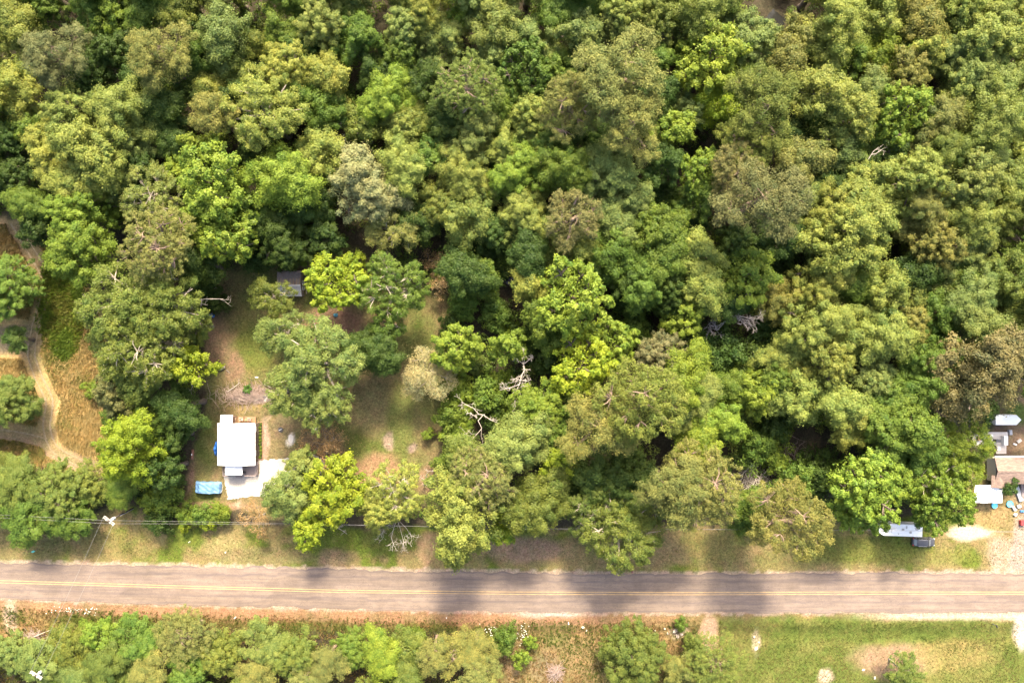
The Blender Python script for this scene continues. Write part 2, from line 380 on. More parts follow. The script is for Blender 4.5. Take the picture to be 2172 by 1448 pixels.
s1 = noise(nt, 1.5, 6, .7, st); s2 = noise(nt, 8, 6, .8, wp); s3 = noise(nt, .35, 5, .6, wp); s4 = noise(nt, 1.2, 6, .8, world_pos(nt, (.12, 3.0, 1)))
c = mix_rgb(nt, 'MIX', ramp(nt, s1, [(.35, 0.0), (.66, 1.0)]), (.182, .138, .106), (.128, .098, .082))
c = mix_rgb(nt, 'MULTIPLY', 1.0, c, ramp(nt, s2, [(.3, .78), (.7, 1.24)]))
c = mix_rgb(nt, 'MULTIPLY', .7, c, ramp(nt, s3, [(.3, .82), (.7, 1.2)]))
wear = nt.nodes.new('ShaderNodeAttribute'); wear.attribute_name = 'wear'
tr = nt.nodes.new('ShaderNodeMath'); tr.operation = 'MULTIPLY'; nt.links.new(wear.outputs['Fac'], tr.inputs[0]); nt.links.new(ramp(nt, s4, [(.36, 0.0), (.6, 1.0)]), tr.inputs[1])
c = mix_rgb(nt, 'MIX', tr.outputs[0], c, (.095, .076, .074))
cr = noise(nt, .8, 8, .62, world_pos(nt, (.5, 1.2, 1)), .6)
c = mix_rgb(nt, 'MIX', ramp(nt, cr, [(.492, 0.0), (.498, .75), (.502, .75), (.508, 0.0)]), c, (.075, .060, .056))
pt = noise(nt, .16, 2, .4, world_pos(nt, (.35, 1, 1))); c = mix_rgb(nt, 'MULTIPLY', .6, c, ramp(nt, pt, [(.44, .80), (.46, 1.0), (.60, 1.0), (.62, 1.16)]))
nt.links.new(c, p.inputs['Base Color']); p.inputs['Roughness'].default_value = .85; p.inputs['Specular IOR Level'].default_value = .25
nt.links.new(bump(nt, s2, .3, .03), p.inputs['Normal'])
road = strip_mesh('road', ROAD_TOP, ROAD_BOT, m, .03, 2.5, 11.0, 5, nrow=40)
w_at = road.data.attributes.new('wear', 'FLOAT', 'POINT')
nv = len(road.data.vertices); per = nv // 41
fr = np.repeat(np.arange(41) / 40.0, per)
wv = sum(a_ * np.exp(-((fr - c_) / w_) ** 2) for c_, w_, a_ in ((.20, .035, .9), (.40, .03, .3), (.745, .035, .85), (.62, .03, .25), (.95, .03, .5), (.02, .02, .9)))
w_at.data.foreach_set('value', np.clip(wv, 0, 1).astype(np.float32))
props(road, 'two lane country road of worn pinkish grey chip seal', kind='structure')
YEL = plain('yellow_paint', (.42, .28, .11), .8, var=.5, scale=4, stretch=(.3, 3, 1), dirt=(.20, .15, .12))
def line_strip(off, w, z):
    t = [(x, y + off - w / 2) for x, y in ROAD_MID]; b = [(x, y + off + w / 2) for x, y in ROAD_MID]
    return strip_mesh('road_marking', t, b, YEL, z, 12, 0.0, 1, nrow=1)
for off in (-2.4, 2.4):
    props(line_strip(off, 1.05, .088), 'faded solid yellow line along the middle of the road', kind='structure', group='yellow centre lines')

def sheet(name, poly, mat, z, rag=3.0, seed=1, label=None, soft=None):
    pts = []
    n = len(poly)
    for i in range(n):
        a = poly[i]; b = poly[(i + 1) % n]; L = math.hypot(b[0] - a[0], b[1] - a[1]); k = max(1, int(L / 3))
        for q in range(k): pts.append((a[0] + (b[0] - a[0]) * q / k, a[1] + (b[1] - a[1]) * q / k))
    rr = random.Random(seed)
    pts = [(x + rr.uniform(-rag, rag), y + rr.uniform(-rag, rag)) for x, y in pts]
    bm = bmesh.new(); vs_ = [bm.verts.new((*G(x, y), z)) for x, y in pts]
    for i in range(len(vs_)): bm.edges.new((vs_[i], vs_[(i + 1) % len(vs_)]))
    bmesh.ops.triangle_fill(bm, edges=bm.edges[:], use_beauty=True)
    bmesh.ops.recalc_face_normals(bm, faces=bm.faces)
    for f in bm.faces:
        if f.normal.z < 0: f.normal_flip()
    me = bpy.data.meshes.new(name); bm.to_mesh(me); bm.free()
    return props(link(name, me, mat), label, kind='structure')
GRAVEL = plain('white_gravel', (.33, .30, .265), .95, var=.28, scale=5, dirt=(.38, .33, .28), spec=.1, bmp=.3)
TRACKM = plain('track_dirt', (.215, .168, .105), .95, var=.5, scale=2.4, dirt=(.20, .17, .09), spec=.1)
sheet('gravel_driveway', DRIVE, GRAVEL, .035, 1.6, 3, 'white gravel parking pad below the white roofed house')
def ribbon(name, line, width, mat, z, label, seed=3, off=0):
    pts = []
    for a, b in zip(line[:-1], line[1:]):
        k = max(1, int(math.hypot(b[0] - a[0], b[1] - a[1]) / 5))
        for q in range(k): pts.append((a[0] + (b[0] - a[0]) * q / k, a[1] + (b[1] - a[1]) * q / k))
    pts.append(line[-1])
    for _ in range(6): pts = [pts[0]] + [((pts[i - 1][0] + pts[i + 1][0]) / 2, (pts[i - 1][1] + pts[i + 1][1]) / 2) for i in range(1, len(pts) - 1)] + [pts[-1]]
    rr = random.Random(seed); L = []; Q = []
    for i, pnt in enumerate(pts):
        a = pts[max(0, i - 1)]; b = pts[min(len(pts) - 1, i + 1)]; d = Vector((b[0] - a[0], b[1] - a[1])).normalized(); nn = Vector((-d.y, d.x))
        w1 = width * rr.uniform(.15, .75); w2 = width * rr.uniform(.15, .75)
        L.append((pnt[0] + nn.x * (off + w1), pnt[1] + nn.y * (off + w1))); Q.append((pnt[0] + nn.x * (off - w2), pnt[1] + nn.y * (off - w2)))
    v = [(*G(*q), z) for q in L] + [(*G(*q), z) for q in Q]; n = len(L)
    f = [(i, i + 1, n + i + 1, n + i) for i in range(n - 1)]
    return props(link(name, mesh_np(name, np.array(v), np.array(f)), mat), label, kind='structure')
for off in (-7, 8): ribbon('dirt_track', TRACK_A, 3.6, TRACKM, .034 + off * .0003, 'pale wheel rut of the winding dirt track through the dry field', 3 + off, off)
ribbon('dirt_track', TRACK_B, 4, TRACKM, .038, 'side branch of the dirt track running off the left edge', 9)
m, nt, o = new_mat('creek_water')
p = nt.nodes.new('ShaderNodeBsdfPrincipled'); nt.links.new(p.outputs[0], o.inputs[0])
p.inputs['Base Color'].default_value = (.02, .02, .018, 1); p.inputs['Roughness'].default_value = .06; p.inputs['IOR'].default_value = 1.33
nt.links.new(bump(nt, noise(nt, 1.5, 3, .5, world_pos(nt)), .06, .05), p.inputs['Normal'])
WATER = m
sheet('creek_water', [(1040, 562), (1062, 576), (1078, 578), (1098, 592), (1122, 604), (1120, 614), (1092, 610), (1072, 600), (1046, 592)], WATER, .03, 1, 4, 'dark narrow creek water showing between dark bushes')
sheet('pond_water', [(1618, 45), (1640, 20), (1668, 40), (1655, 70), (1640, 96), (1612, 88)], WATER, .03, 1.5, 5, 'small pale pool of water beside a brown bank near the top edge')
# ------------------------------------------------------------------ foliage builders
def unit(a): return a / np.maximum(np.linalg.norm(a, axis=-1, keepdims=True), 1e-9)
def spray_quads(pos, nrm, L, W, rng, jit=.3, droop=0.0):
    """leaf sprays: one kite-shaped face each"""
    n = len(pos); t = unit(np.cross(nrm, rng.normal(size=(n, 3)))); b = np.cross(nrm, t)
    if droop: t = unit(t + np.array([0, 0, -droop]))
    L = (L * rng.uniform(1 - jit, 1 + jit, n))[:, None]; W = (W * rng.uniform(1 - jit, 1 + jit, n))[:, None]
    v = np.stack([pos - t * L * .5, pos - b * W * .5 + t * L * .1, pos + t * L * .5, pos + b * W * .5 + t * L * .1], 1)
    return v.reshape(-1, 3), np.arange(n * 4).reshape(-1, 4)

SPEC = {   # puffs per r^2, puff radius, leaves per puff, leaf length, width, up bias, lobe radius, vertical squash, normal randomness
    'B': dict(pd=4.8, pr=(.45, 1.2), lp=205, L=.27, W=.175, up=.45, lobe=(.30, .54), zs=1.15, nr=.42, htop=lambda r: 1.9 * r + 6.0),
    'S': dict(pd=3.6, pr=(.60, 1.00), lp=150, L=.35, W=.24, up=.7, lobe=(.34, .5), zs=1.15, nr=.42, htop=lambda r: 2.0 * r + 6.0),
    'P': dict(pd=5.6, pr=(.45, .85), lp=150, L=.32, W=.10, up=.5, lobe=(.36, .52), zs=.85, nr=.6, htop=lambda r: 1.9 * r + 11.5),
    'G': dict(pd=3.3, pr=(.65, 1.10), lp=150, L=.36, W=.13, up=.5, lobe=(.34, .5), zs=.8, nr=.5, htop=lambda r: 1.7 * r + 6.5),
    'W': dict(pd=3.2, pr=(.60, 1.05), lp=150, L=.46, W=.075, up=.3, lobe=(.40, .55), zs=.9, nr=1.0, htop=lambda r: 1.6 * r + 4.0),
    'U': dict(pd=6.5, pr=(.40, .80), lp=140, L=.25, W=.16, up=.5, lobe=(.42, .6), zs=.8, nr=.45, htop=lambda r: 1.35 * r + .5),
    'Z': dict(pd=6.0, pr=(.35, .80), lp=42, L=.22, W=.16, up=.4, lobe=(.42, .6), zs=.6, nr=.8, htop=lambda r: 1.1 * r + 1.0),
}
SIZES = {'B': (2.4, 3.4, 4.6, 6.2), 'S': (2.6, 3.8, 5.2), 'P': (3.2, 4.6, 6.6), 'G': (3.0, 4.6, 6.6), 'W': (3.2, 5.0), 'U': (1.0, 1.8, 2.8), 'Z': (2.4, 4.5)}
SEEDS = {'B': 4, 'S': 2, 'P': 3, 'G': 2, 'W': 1, 'U': 2, 'Z': 1}
PROTO = {}
def proto(sp, r, seed):
    key = (sp, r, seed)
    if key in PROTO: return PROTO[key]
    q = SPEC[sp]; rng = np.random.default_rng(abs(hash((ord(sp), int(r * 10), seed))) % (2 ** 31))
    H = q['htop'](r); rz = r * q['zs']; zc = max(H - rz, rz * .55)
    # lobes: a few big masses, uneven on purpose
    big = {0: 1.0, 1: .78, 2: 1.38, 3: 1.12}[seed] if sp in 'BSPG' else 1.0       # some trees carry big puffs, some fine ones
    nl = {'U': 5, 'Z': 6}.get(sp, int((5 + r * .9) * (1.0, 1.5, .7, 1.2)[seed]))
    rz *= (1.0, 1.1, .88, 1.05)[seed] if sp in 'BS' else 1.0; zc = max(H - rz, rz * .55)
    lobes = []
    for i in range(nl):
        az = 2 * math.pi * (i * .382 + rng.uniform(-.06, .06)); el = math.asin(np.clip(rng.uniform(-.35, .95), -1, 1)) if i else 1.3
        lr = r * rng.uniform(*q['lobe']); dd = (r - lr * .85) * rng.uniform(.75, 1.16)
        c = np.array([math.cos(az) * math.cos(el) * dd, math.sin(az) * math.cos(el) * dd, math.sin(el) * dd * rz / r])
        lobes.append((c, lr))
    if sp == 'P':   # pines: layers of flat plates on long limbs
        lobes = [(np.array([c[0], c[1], c[2] * 1.15]), lr * .9) for c, lr in lobes]
    npf = int(q['pd'] * r * r / big ** 1.7) + 6
    wts = np.array([l[1] ** 2 for l in lobes]); wts /= wts.sum()
    P, N, RN = [], [], []
    puffs = []
    for k in range(npf):
        c, lr = lobes[rng.choice(nl, p=wts)]
        out = unit(c + np.array([0, 0, .25 * r]))
        for _ in range(12):
            d = unit(rng.normal(size=3) + out * .7 + np.array([0, 0, .35]))
            if d[2] > -.45: break
        pr = rng.uniform(*q['pr']) * (1 if r > 2.2 else .75) * big
        pc = c + d * np.array([1, 1, rz / r if sp != 'P' else .55]) * (lr * rng.uniform(.72, 1.0) - pr * .3)
        puffs.append((pc, d, pr))
        n = int(q['lp'] * (pr / .9) ** 2) + 8
        dd = unit(rng.normal(size=(n, 3)) + d * .55 + np.array([0, 0, q['up']]))
        rad = pr * rng.uniform(.25, 1.0, n) ** .45 * np.where(rng.random(n) < .22, rng.uniform(1.0, 1.5, n), 1.0)
        st = rng.uniform(1.0, 1.85) if sp != 'U' else 1.1                      # puffs drawn out along their branch
        pos = dd * rad[:, None] * np.array([1, 1, .72]); pos = pc + pos / st ** .4 + d * (pos @ d)[:, None] * (st - 1)
        if sp == 'W': pos = pc + dd * (rad * 1.25)[:, None]
        P.append(pos); N.append(unit(dd + rng.normal(size=(n, 3)) * q['nr'] + np.array([0, 0, .25])))
        RN.append(np.clip(rng.normal(.5, .17) + rng.normal(0, .17, n), 0, 1))
    nin = int(q['pd'] * r * r * q['lp'] * (.16 if sp not in 'WZG' else .05))          # a loose filling inside the crown
    dd = unit(rng.normal(size=(nin, 3))); pos = dd * (rng.uniform(.1, .78, nin) ** .5)[:, None] * np.array([r, r, rz]) * .85
    pos[:, 2] = np.where(pos[:, 2] < -.55 * rz, -.3 * rz * rng.random(nin), pos[:, 2])
    P.append(pos); N.append(unit(rng.normal(size=(nin, 3)) + np.array([0, 0, .5]))); RN.append(rng.uniform(.2, .8, nin))
    P = np.concatenate(P); N = np.concatenate(N); RN = np.concatenate(RN)
    P[:, 2] += zc
    P[:, 2] = np.maximum(P[:, 2], .12)
    v, f = spray_quads(P, N, q['L'], q['W'], rng)
    me = mesh_np({'U': 'foliage'}.get(sp, 'crown'), v, f, rnd=RN)
    me.materials.append(NEEDLE if sp == 'P' else LEAF)
    # trunk, limbs, branchlets
    tb = MB(); rr = random.Random(seed * 31 + int(r * 10))
    tr = .028 * H + .03 * r if sp not in 'UZ' else .05 + .02 * r
    top = Vector((rr.uniform(-.1, .1) * r, rr.uniform(-.1, .1) * r, zc + rz * (.55 if sp == 'P' else .15)))
    base = Vector((0, 0, -.35)); mid = Vector((rr.uniform(-.12, .12) * r, rr.uniform(-.12, .12) * r, zc * .55))
    tb.tube([base, Vector((0, 0, .5)), mid, top], [tr * 1.5, tr, tr * .8, tr * .3], 7)
    for c, lr in lobes:
        e = Vector(c) + Vector((0, 0, zc)); s = mid.lerp(top, rr.uniform(.25, .9))
        m1 = s.lerp(e, .5) + Vector((rr.uniform(-.1, .1), rr.uniform(-.1, .1), -.06)) * r
        ext = e + (e - s) * (.30 if sp in 'GW' else .05)
        tb.tube([s, m1, e, ext], [tr * .45, tr * .34, tr * .2, tr * .08], 5)
    step = 2 if sp in 'GW' else 3
    for k, (pc, d, pr) in enumerate(puffs):
        if k % step: continue
        c, lr = min(lobes, key=lambda l: np.linalg.norm(l[0] - pc))
        a = Vector(c) + Vector((0, 0, zc)); b = Vector(pc + d * pr * (1.05 if sp in 'GWZ' else .3)) + Vector((0, 0, zc))
        mm = a.lerp(b, .5) + Vector((rr.uniform(-.1, .1), rr.uniform(-.1, .1), rr.uniform(-.05, .1))) * lr
        tb.tube([a, mm, b], [tr * .16, tr * .11, .012], 4, False)
    tme = tb.mesh('trunk', True)
    tme.materials.append({'P': BARK_PINE, 'G': BARK_PALE, 'W': BARK_PALE, 'Z': BARK_PALE}.get(sp, BARK))
    PROTO[key] = (me, tme, H, zc); return PROTO[key]

TONE = {'L': (0.136, 0.184, 0.024), 'S': (0.172, 0.214, 0.018), 'Y': (0.18, 0.202, 0.044), 'M': (0.092, 0.136, 0.022), 'D': (0.048, 0.078, 0.016), 'E': (0.148, 0.18, 0.048), 'O': (0.15, 0.152, 0.04), 'Q': (0.124, 0.124, 0.044), 'T': (0.138, 0.128, 0.056), 'W': (0.34, 0.31, 0.165), 'K': (0.215, 0.202, 0.085), 'G': (0.142, 0.174, 0.044), 'V': (0.114, 0.138, 0.028), 'R': (0.3, 0.2, 0.1)}
# x y = crown centre in the photograph, r = crown radius there (pixels), kind of crown, tone
TREES = """
35 55 48 B Y;110 112 66 P Q;190 22 42 B M;232 35 38 B L;92 10 40 B M;335 112 66 P O;310 25 44 B M;372 12 44 B V;405 55 32 B D;482 75 52 B E;552 92 32 B V;500 145 36 B V;458 138 26 B D;
30 195 50 B Y;265 222 64 B Y;168 250 64 B Y;112 318 62 B Y;198 322 72 B Y;262 300 54 B E;158 385 50 B Y;240 375 44 B E;95 262 30 B E;440 190 36 B Y;352 235 46 B D;370 292 40 B D;452 245 46 P O;555 235 74 G Y;
610 158 58 B Y;690 165 50 B Y;600 55 46 B M;690 48 60 B E;640 108 42 B D;690 235 44 B M;22 292 40 B D;20 378 44 B D;62 428 40 B M;318 408 60 G E;160 445 62 B L;75 490 34 B D;
425 318 42 S L;448 388 74 S L;385 362 32 S L;480 445 62 S L;402 470 44 S L;598 385 70 B L;680 330 50 B Y;650 428 44 B D;545 330 40 B D;185 158 48 B D;250 112 42 B D;418 112 38 B M;402 168 36 B D;305 170 36 B D;60 268 36 B M;508 215 36 B D;560 180 36 B D;640 205 38 B M;300 362 40 B D;
755 85 48 B M;735 35 40 B M;870 62 54 B E;942 85 46 B E;850 122 40 B M;885 12 58 B Y;975 42 32 S L;1052 58 52 B E;1040 122 40 B E;1112 88 46 B E;1155 108 42 B E;1222 62 52 B E;1290 58 42 B E;1180 15 46 B M;1245 18 40 B M;1312 28 56 B Y;1402 42 58 B V;
1116 152 52 S M;1070 162 28 B M;1188 142 36 B M;992 177 66 P V;815 205 56 B L;878 255 42 B V;960 250 52 B D;1048 240 42 B M;1000 290 58 B E;1085 205 32 B M;1122 250 46 B Y;1318 150 94 P O;1335 262 72 P O;1205 226 64 P O;1215 178 32 B O;1430 275 42 S L;850 270 44 B Y;765 265 38 B V;
1078 318 44 B Y;1135 325 38 B Y;770 392 74 B K;850 352 60 B Y;920 332 40 S M;975 372 56 B Y;930 435 48 B V;1012 402 38 B Y;1098 368 60 B L;1115 418 40 B V;1190 362 58 B M;1290 368 66 B E;1335 422 46 B E;1410 350 42 B D;1425 420 22 U L;1212 462 56 P Q;1110 468 56 B Y;985 458 52 B Y;832 485 60 G O;1300 478 46 B E;1400 490 50 B M;800 150 42 B D;905 182 44 B D;1270 300 42 B M;1240 120 40 B D;1160 300 44 B M;880 470 44 B D;1050 490 44 B D;1130 540 50 B D;1225 310 36 B D;1380 230 40 B D;1385 130 44 B M;
1512 122 66 S L;1590 85 60 B E;1465 32 60 B V;1530 15 46 B V;1690 78 46 B O;1672 130 48 B O;1778 62 64 B Y;1870 30 52 B Y;1958 45 52 B O;2100 78 70 B Y;2032 15 52 B Y;2142 25 44 B Y;1805 115 42 B M;1865 115 46 B L;1938 112 38 S L;1962 95 50 B Y;2040 108 56 B E;2055 155 56 B E;1905 165 60 B O;1730 158 36 B O;1625 215 78 P V;1516 230 38 B S;1462 238 40 B E;
1775 228 76 B Y;1852 192 44 B E;1912 242 60 S L;1830 292 44 B M;1892 288 42 B M;2040 198 50 B Y;2112 172 56 B E;2102 250 68 B Y;1985 268 58 B O;2020 322 56 B V;1590 300 60 P V;1562 368 58 P Q;1490 370 50 S L;1482 420 44 B M;1622 425 86 P Q;1698 330 52 B O;1782 310 48 B E;1815 370 36 B Y;1858 385 50 B Y;1932 385 64 B Y;2040 385 72 B E;2105 325 56 B E;2150 385 48 B Y;1690 428 54 B Y;1770 448 62 B Y;1832 455 70 B Y;1905 450 32 S L;1962 452 56 B O;2042 462 60 B Y;2135 440 56 B V;1660 150 40 B D;1400 200 40 B D;1560 170 40 B M;1730 240 40 B M;1690 290 40 B D;1650 500 46 B D;1750 390 40 B D;1880 330 38 B D;1990 330 38 B D;1560 520 40 B D;
2 612 68 B M;165 530 78 B L;320 512 82 P O;262 640 88 G V;344 640 80 G V;300 735 84 G V;235 728 50 G V;403 690 42 G V;405 778 46 S S;275 790 70 B V;250 832 54 B Q;376 862 50 B D;8 850 62 B V;315 895 46 B M;272 945 74 B S;362 930 36 B D;346 1000 38 B D;30 720 26 B D;
488 500 66 S L;420 555 42 B D;595 508 58 B D;540 460 44 B D;690 505 40 B D;577 630 46 G V;605 708 58 G G;682 770 86 G G;615 830 58 G G;690 860 60 G G;655 800 60 G G;712 604 64 S S;742 566 34 S S;835 610 72 G M;820 690 40 G M;795 752 62 B D;905 795 60 W W;968 735 52 S L;1078 735 36 S L;1085 700 22 U S;985 572 52 B D;1030 590 32 B M;
1130 605 38 B Y;1215 632 74 S L;1172 685 52 B M;1390 495 50 S M;1405 545 50 B M;1365 600 54 B M;1215 535 52 B V;1295 535 50 B M;1455 668 44 S L;1238 772 66 S S;1300 728 52 S L;1402 758 54 B T;1360 848 86 P V;1440 800 66 B L;1280 895 82 P O;1148 865 52 B L;1165 915 44 B M;1096 930 66 B E;1000 985 48 P V;970 948 26 B V;1182 975 42 S S;
1480 545 52 B Y;1498 602 48 B Y;1590 590 58 S L;1655 640 40 B O;1790 510 74 B Y;1738 602 58 B Y;1802 612 42 B M;1866 610 50 B Y;1932 620 42 B Y;1980 515 56 B O;2055 520 54 B E;1990 578 44 B E;2062 622 58 B E;2010 655 46 B M;2090 690 60 B E;2142 590 50 B V;1722 690 64 B Y;1738 772 62 B Y;1660 762 42 B Y;1860 720 66 B Y;1925 690 46 B O;1985 758 58 B M;1970 822 56 B M;2100 788 84 B T;
1692 840 52 B Y;1782 850 50 B Y;1735 862 22 U L;1812 902 48 B Y;1880 852 54 B M;1912 912 72 B M;1952 955 48 B M;2036 948 58 G L;1600 835 42 S L;1520 885 58 B L;1476 850 58 B E;1475 935 50 B L;1850 805 50 B E;1420 620 42 B D;1330 580 44 B D;1545 640 42 B D;1640 800 44 B M;1560 830 40 B M;1950 580 38 B D;1880 660 38 B D;2040 590 38 B M;1830 690 36 B D;2150 650 40 B V;
40 1030 64 B V;122 1050 66 B V;185 1025 44 B V;62 1100 56 B M;150 1095 46 B M;252 1038 42 B M;20 1000 44 B V;
615 1050 54 B E;640 988 36 B E;700 1040 68 S S;660 1118 42 S S;840 1045 64 G Y;800 1080 46 B Y;985 1095 80 B Y;1060 1130 26 S S;1020 1015 60 P O;1135 1062 66 B V;1270 1010 52 B D;1260 1082 56 G V;1318 1128 70 G V;1362 1060 60 G V;1340 1015 60 B D;1440 1045 76 P O;1490 1035 78 P O;1590 1080 44 B M;1686 1105 80 P O;
1835 1030 68 S L;1826 1076 54 S L;1900 1012 52 S L;2002 1070 56 S L;1990 1010 56 G L;2046 1006 42 G L;
22 1385 42 B G;90 1402 50 B G;152 1375 48 B V;212 1345 38 B L;235 1402 58 B V;292 1362 54 B M;390 1352 64 P O;312 1432 50 P O;470 1385 50 B V;562 1368 50 B G;622 1388 56 B V;690 1405 50 P O;745 1375 42 B M;805 1392 50 B L;855 1375 38 B V;918 1385 40 P O;958 1390 46 P O;1010 1375 50 P O;1018 1425 48 P O;1350 1392 70 B V;1520 1405 64 P V;400 1425 50 B M;540 1430 46 P O;650 1440 46 P O;160 1440 44 B G;870 1435 44 B V;1450 1430 44 B O;1920 1425 44 G V
"""
# a few more beyond the frame, seen by a camera that steps aside
BEYOND = """
-60 100 60 B Y;-70 230 66 B M;-60 340 60 B D;-80 620 60 B V;-70 860 60 B V;-50 1050 66 B V;-80 1400 56 B M;2235 60 66 B Y;2240 180 70 B E;2230 300 64 B Y;2240 420 66 B Y;2235 540 64 B M;2240 660 66 B E;2250 800 60 B M;60 -50 60 B M;200 -60 66 B D;330 -45 60 B M;460 -55 66 B Y;590 -50 60 B M;720 -60 66 B E;850 -55 60 B Y;990 -50 66 B E;1120 -60 60 B E;1250 -50 66 B M;1380 -55 60 B Y;1510 -60 66 B O;1760 -55 60 B Y;1890 -60 66 B Y;2020 -50 60 B E;2150 -60 66 B Y;100 1500 56 B M;240 1500 60 P V;380 1500 56 B L;520 1500 60 P V;660 1500 56 B M;800 1500 60 B V;940 1500 56 P O;1350 1500 60 B V;1520 1500 60 P V
"""
TONEWORD = {'L': 'lime green', 'S': 'bright yellow', 'Y': 'pale yellow green', 'M': 'mid green', 'D': 'dark green', 'E': 'sage green', 'O': 'olive', 'Q': 'grey olive', 'T': 'brownish olive', 'W': 'straw pale', 'K': 'cream tipped', 'G': 'soft green', 'V': 'dull green', 'R': 'rusty tan'}
KINDWORD = {'B': 'leafy tree', 'S': 'star leaved tree', 'P': 'pine', 'G': 'feathery tree', 'W': 'wispy tree', 'U': 'bush', 'Z': 'sparse bush'}
NAME = {'B': 'broadleaf_tree', 'S': 'broadleaf_tree', 'P': 'pine_tree', 'G': 'feathery_tree', 'W': 'wispy_tree', 'U': 'bush', 'Z': 'sparse_bush'}
LANDMARK = [((502, 940), 'the white roofed house'), ((622, 602), 'the weathered shed'), ((440, 1035), 'the blue covered car'), ((1080, 592), 'the creek'), ((1105, 790), 'the bleached dead tree'),
            ((1550, 680), 'the grey dead tree'), ((1635, 40), 'the edge pool'), ((1905, 1127), 'the white camper'), ((2130, 1000), 'the brown shingle roof'), ((905, 795), 'the wispy tree'),
            ((228, 1100), 'the crossarm pole'), ((832, 485), 'the olive feathery tree'), ((1318, 150), 'the broadest olive pine'), ((1625, 215), 'the round green pine'), ((110, 112), 'the grey olive pine'),
            ((740, 270), 'the white dead snag'), ((1610, 1020), 'the bare brush heap'), ((2100, 788), 'the brownish olive tree'), ((0, 724), 'the left edge middle'), ((2172, 0), 'the top right corner'),
            ((75, 1432), 'the pole at bottom left'), ((1086, 1448), 'the bottom edge middle'), ((2172, 400), 'the upper right edge'), ((448, 388), 'the big lime tree'), ((1845, 335), 'the white leaning trunk'),
            ((700, 0), 'the inner top edge'), ((1086, 0), 'the top edge middle'), ((1962, 1151), 'the dark car'), ((198, 322), 'the puffy yellow green tree'), ((400, 775), 'the bright yellow yard tree')]
SELFLAB = {(832, 485): 'star shaped olive feathery tree at the upper edge of the yard', (905, 795): 'straw pale wispy tree standing alone at the right of the yard', (1318, 150): 'broadest olive pine of the photo, high in the forest',
           (1625, 215): 'round dull green pine with bare lower branches, upper right forest', (110, 112): 'grey olive pine with open branches near the top left corner', (2100, 788): 'large brownish olive tree shading the neighbour yard at the right edge',
           (448, 388): 'big lime green star leaved tree above the left side of the yard', (198, 322): 'big puffy pale yellow green tree in the upper left forest', (402, 775): 'bright yellow star leaved tree by the left yard edge with a bare limb'}
def make_label(sp, tone, r, x, y, taken):
    if (x, y) in SELFLAB: return SELFLAB[(x, y)]
    size = 'large' if r >= 62 else ('small' if r <= 42 else 'middling')
    lm, nm = min(LANDMARK, key=lambda l: math.hypot(l[0][0] - x, l[0][1] - y) + (1e6 if (abs(l[0][0] - x) < 4 and abs(l[0][1] - y) < 4) else 0))
    dx, dy = x - lm[0], y - lm[1]; a = math.degrees(math.atan2(-dy, dx)) % 360
    d = ['right of', 'above right of', 'above', 'above left of', 'left of', 'below left of', 'below', 'below right of'][int((a + 22.5) // 45) % 8]
    stem = f"{size} {TONEWORD[tone]} {KINDWORD[sp]}"
    key = (stem, d, nm); taken.setdefault(key, []).append((math.hypot(dx, dy), (x, y)))
    return key
def parse(t):
    out = []
    for line in t.replace('\n', '').split(';'):
        w = line.split()
        if len(w) == 5: out.append((float(w[0]), float(w[1]), float(w[2]), w[3], w[4]))
    return out
ORD = ['nearest', 'second nearest', 'third nearest', 'fourth nearest', 'fifth nearest', 'sixth nearest']
EDGE = {}
def plant_all(lst, group_of, in_view=True, hmul=None):
    taken = {}; keys = []
    for t in lst: keys.append(make_label(t[3], t[4], t[2], t[0], t[1], taken))
    made = []
    for t, key in zip(lst, keys):
        x, y, r, sp, tone = t
        if isinstance(key, str): lab = key
        else:
            g = sorted(taken[key])
            lab = f"{key[0]} {key[1]} {key[2]}" if len(g) == 1 else f"{key[0]} {key[1]} {key[2]}, {ORD[[q[1] for q in g].index((x, y))]} one"
        made.append(plant(x, y, r, sp, tone, lab, group_of(t)))
    return made
VIEW_TREES = []
def low(x, y, sp):
    if sp in 'UZ': return 1.0
    if y > 1300: return .40 if sp == 'P' else .5
    if y > 985 and x < 320: return .55
    if x < 110 and 560 < y < 900: return .6
    if 520 < x < 930 and y > 480: return .8
    return .92
def plant(x, y, r, sp, tone, label, group):
    hf = low(x, y, sp); r = r * (1.0 if sp in 'UZW' or (x < 970 and y > 480) or y > 1300 else 1.12)
    rw = r * S * .88
    for _ in range(4):
        pr = min(SIZES[sp], key=lambda q: abs(math.log(q / rw)))
        sd = R.randrange(SEEDS[sp]) if _ == 0 else sd
        cm, tm, H, zc = proto(sp, pr, sd)
        s = rw / pr; h = hf * s * (zc + .35 * pr * SPEC[sp]['zs'])
        rw = r * S * (CAMH - h) / CAMH * 1.04
    s = rw / pr
    t = thing(NAME[sp], label, {'P': 'pine tree', 'U': 'bush', 'Z': 'bush'}.get(sp, 'tree'), (*G(x, y, h), -.05), R.uniform(0, 2 * math.pi), group)
    t.scale = (s * R.uniform(.95, 1.06), s * R.uniform(.95, 1.06), s * hf * R.uniform(.95, 1.1))
    b = TONE[tone]; k = R.uniform(.88, 1.12); hue = R.uniform(-.07, .07)
    c = link('crown' if sp not in 'UZ' else 'foliage', cm, None, t); c.color = (b[0] * k * (1 + hue), b[1] * k, b[2] * k * (1 - hue), 1)
    q = link('trunk' if sp not in 'UZ' else 'stem', tm, None, t)
    if y > 1300 and sp not in 'UZ': q.scale = (.5, .5, 1)
    return t
def group_of(t):
    x, y, r, sp, tone = t
    if sp in 'UZ': return 'bushes between the trees'
    if y > 1300: return 'trees south of the road'
    return {'P': 'pines of the wood', 'W': 'wispy pale trees'}.get(sp, 'leafy trees of the wood')
plant_all(parse(TREES), group_of)
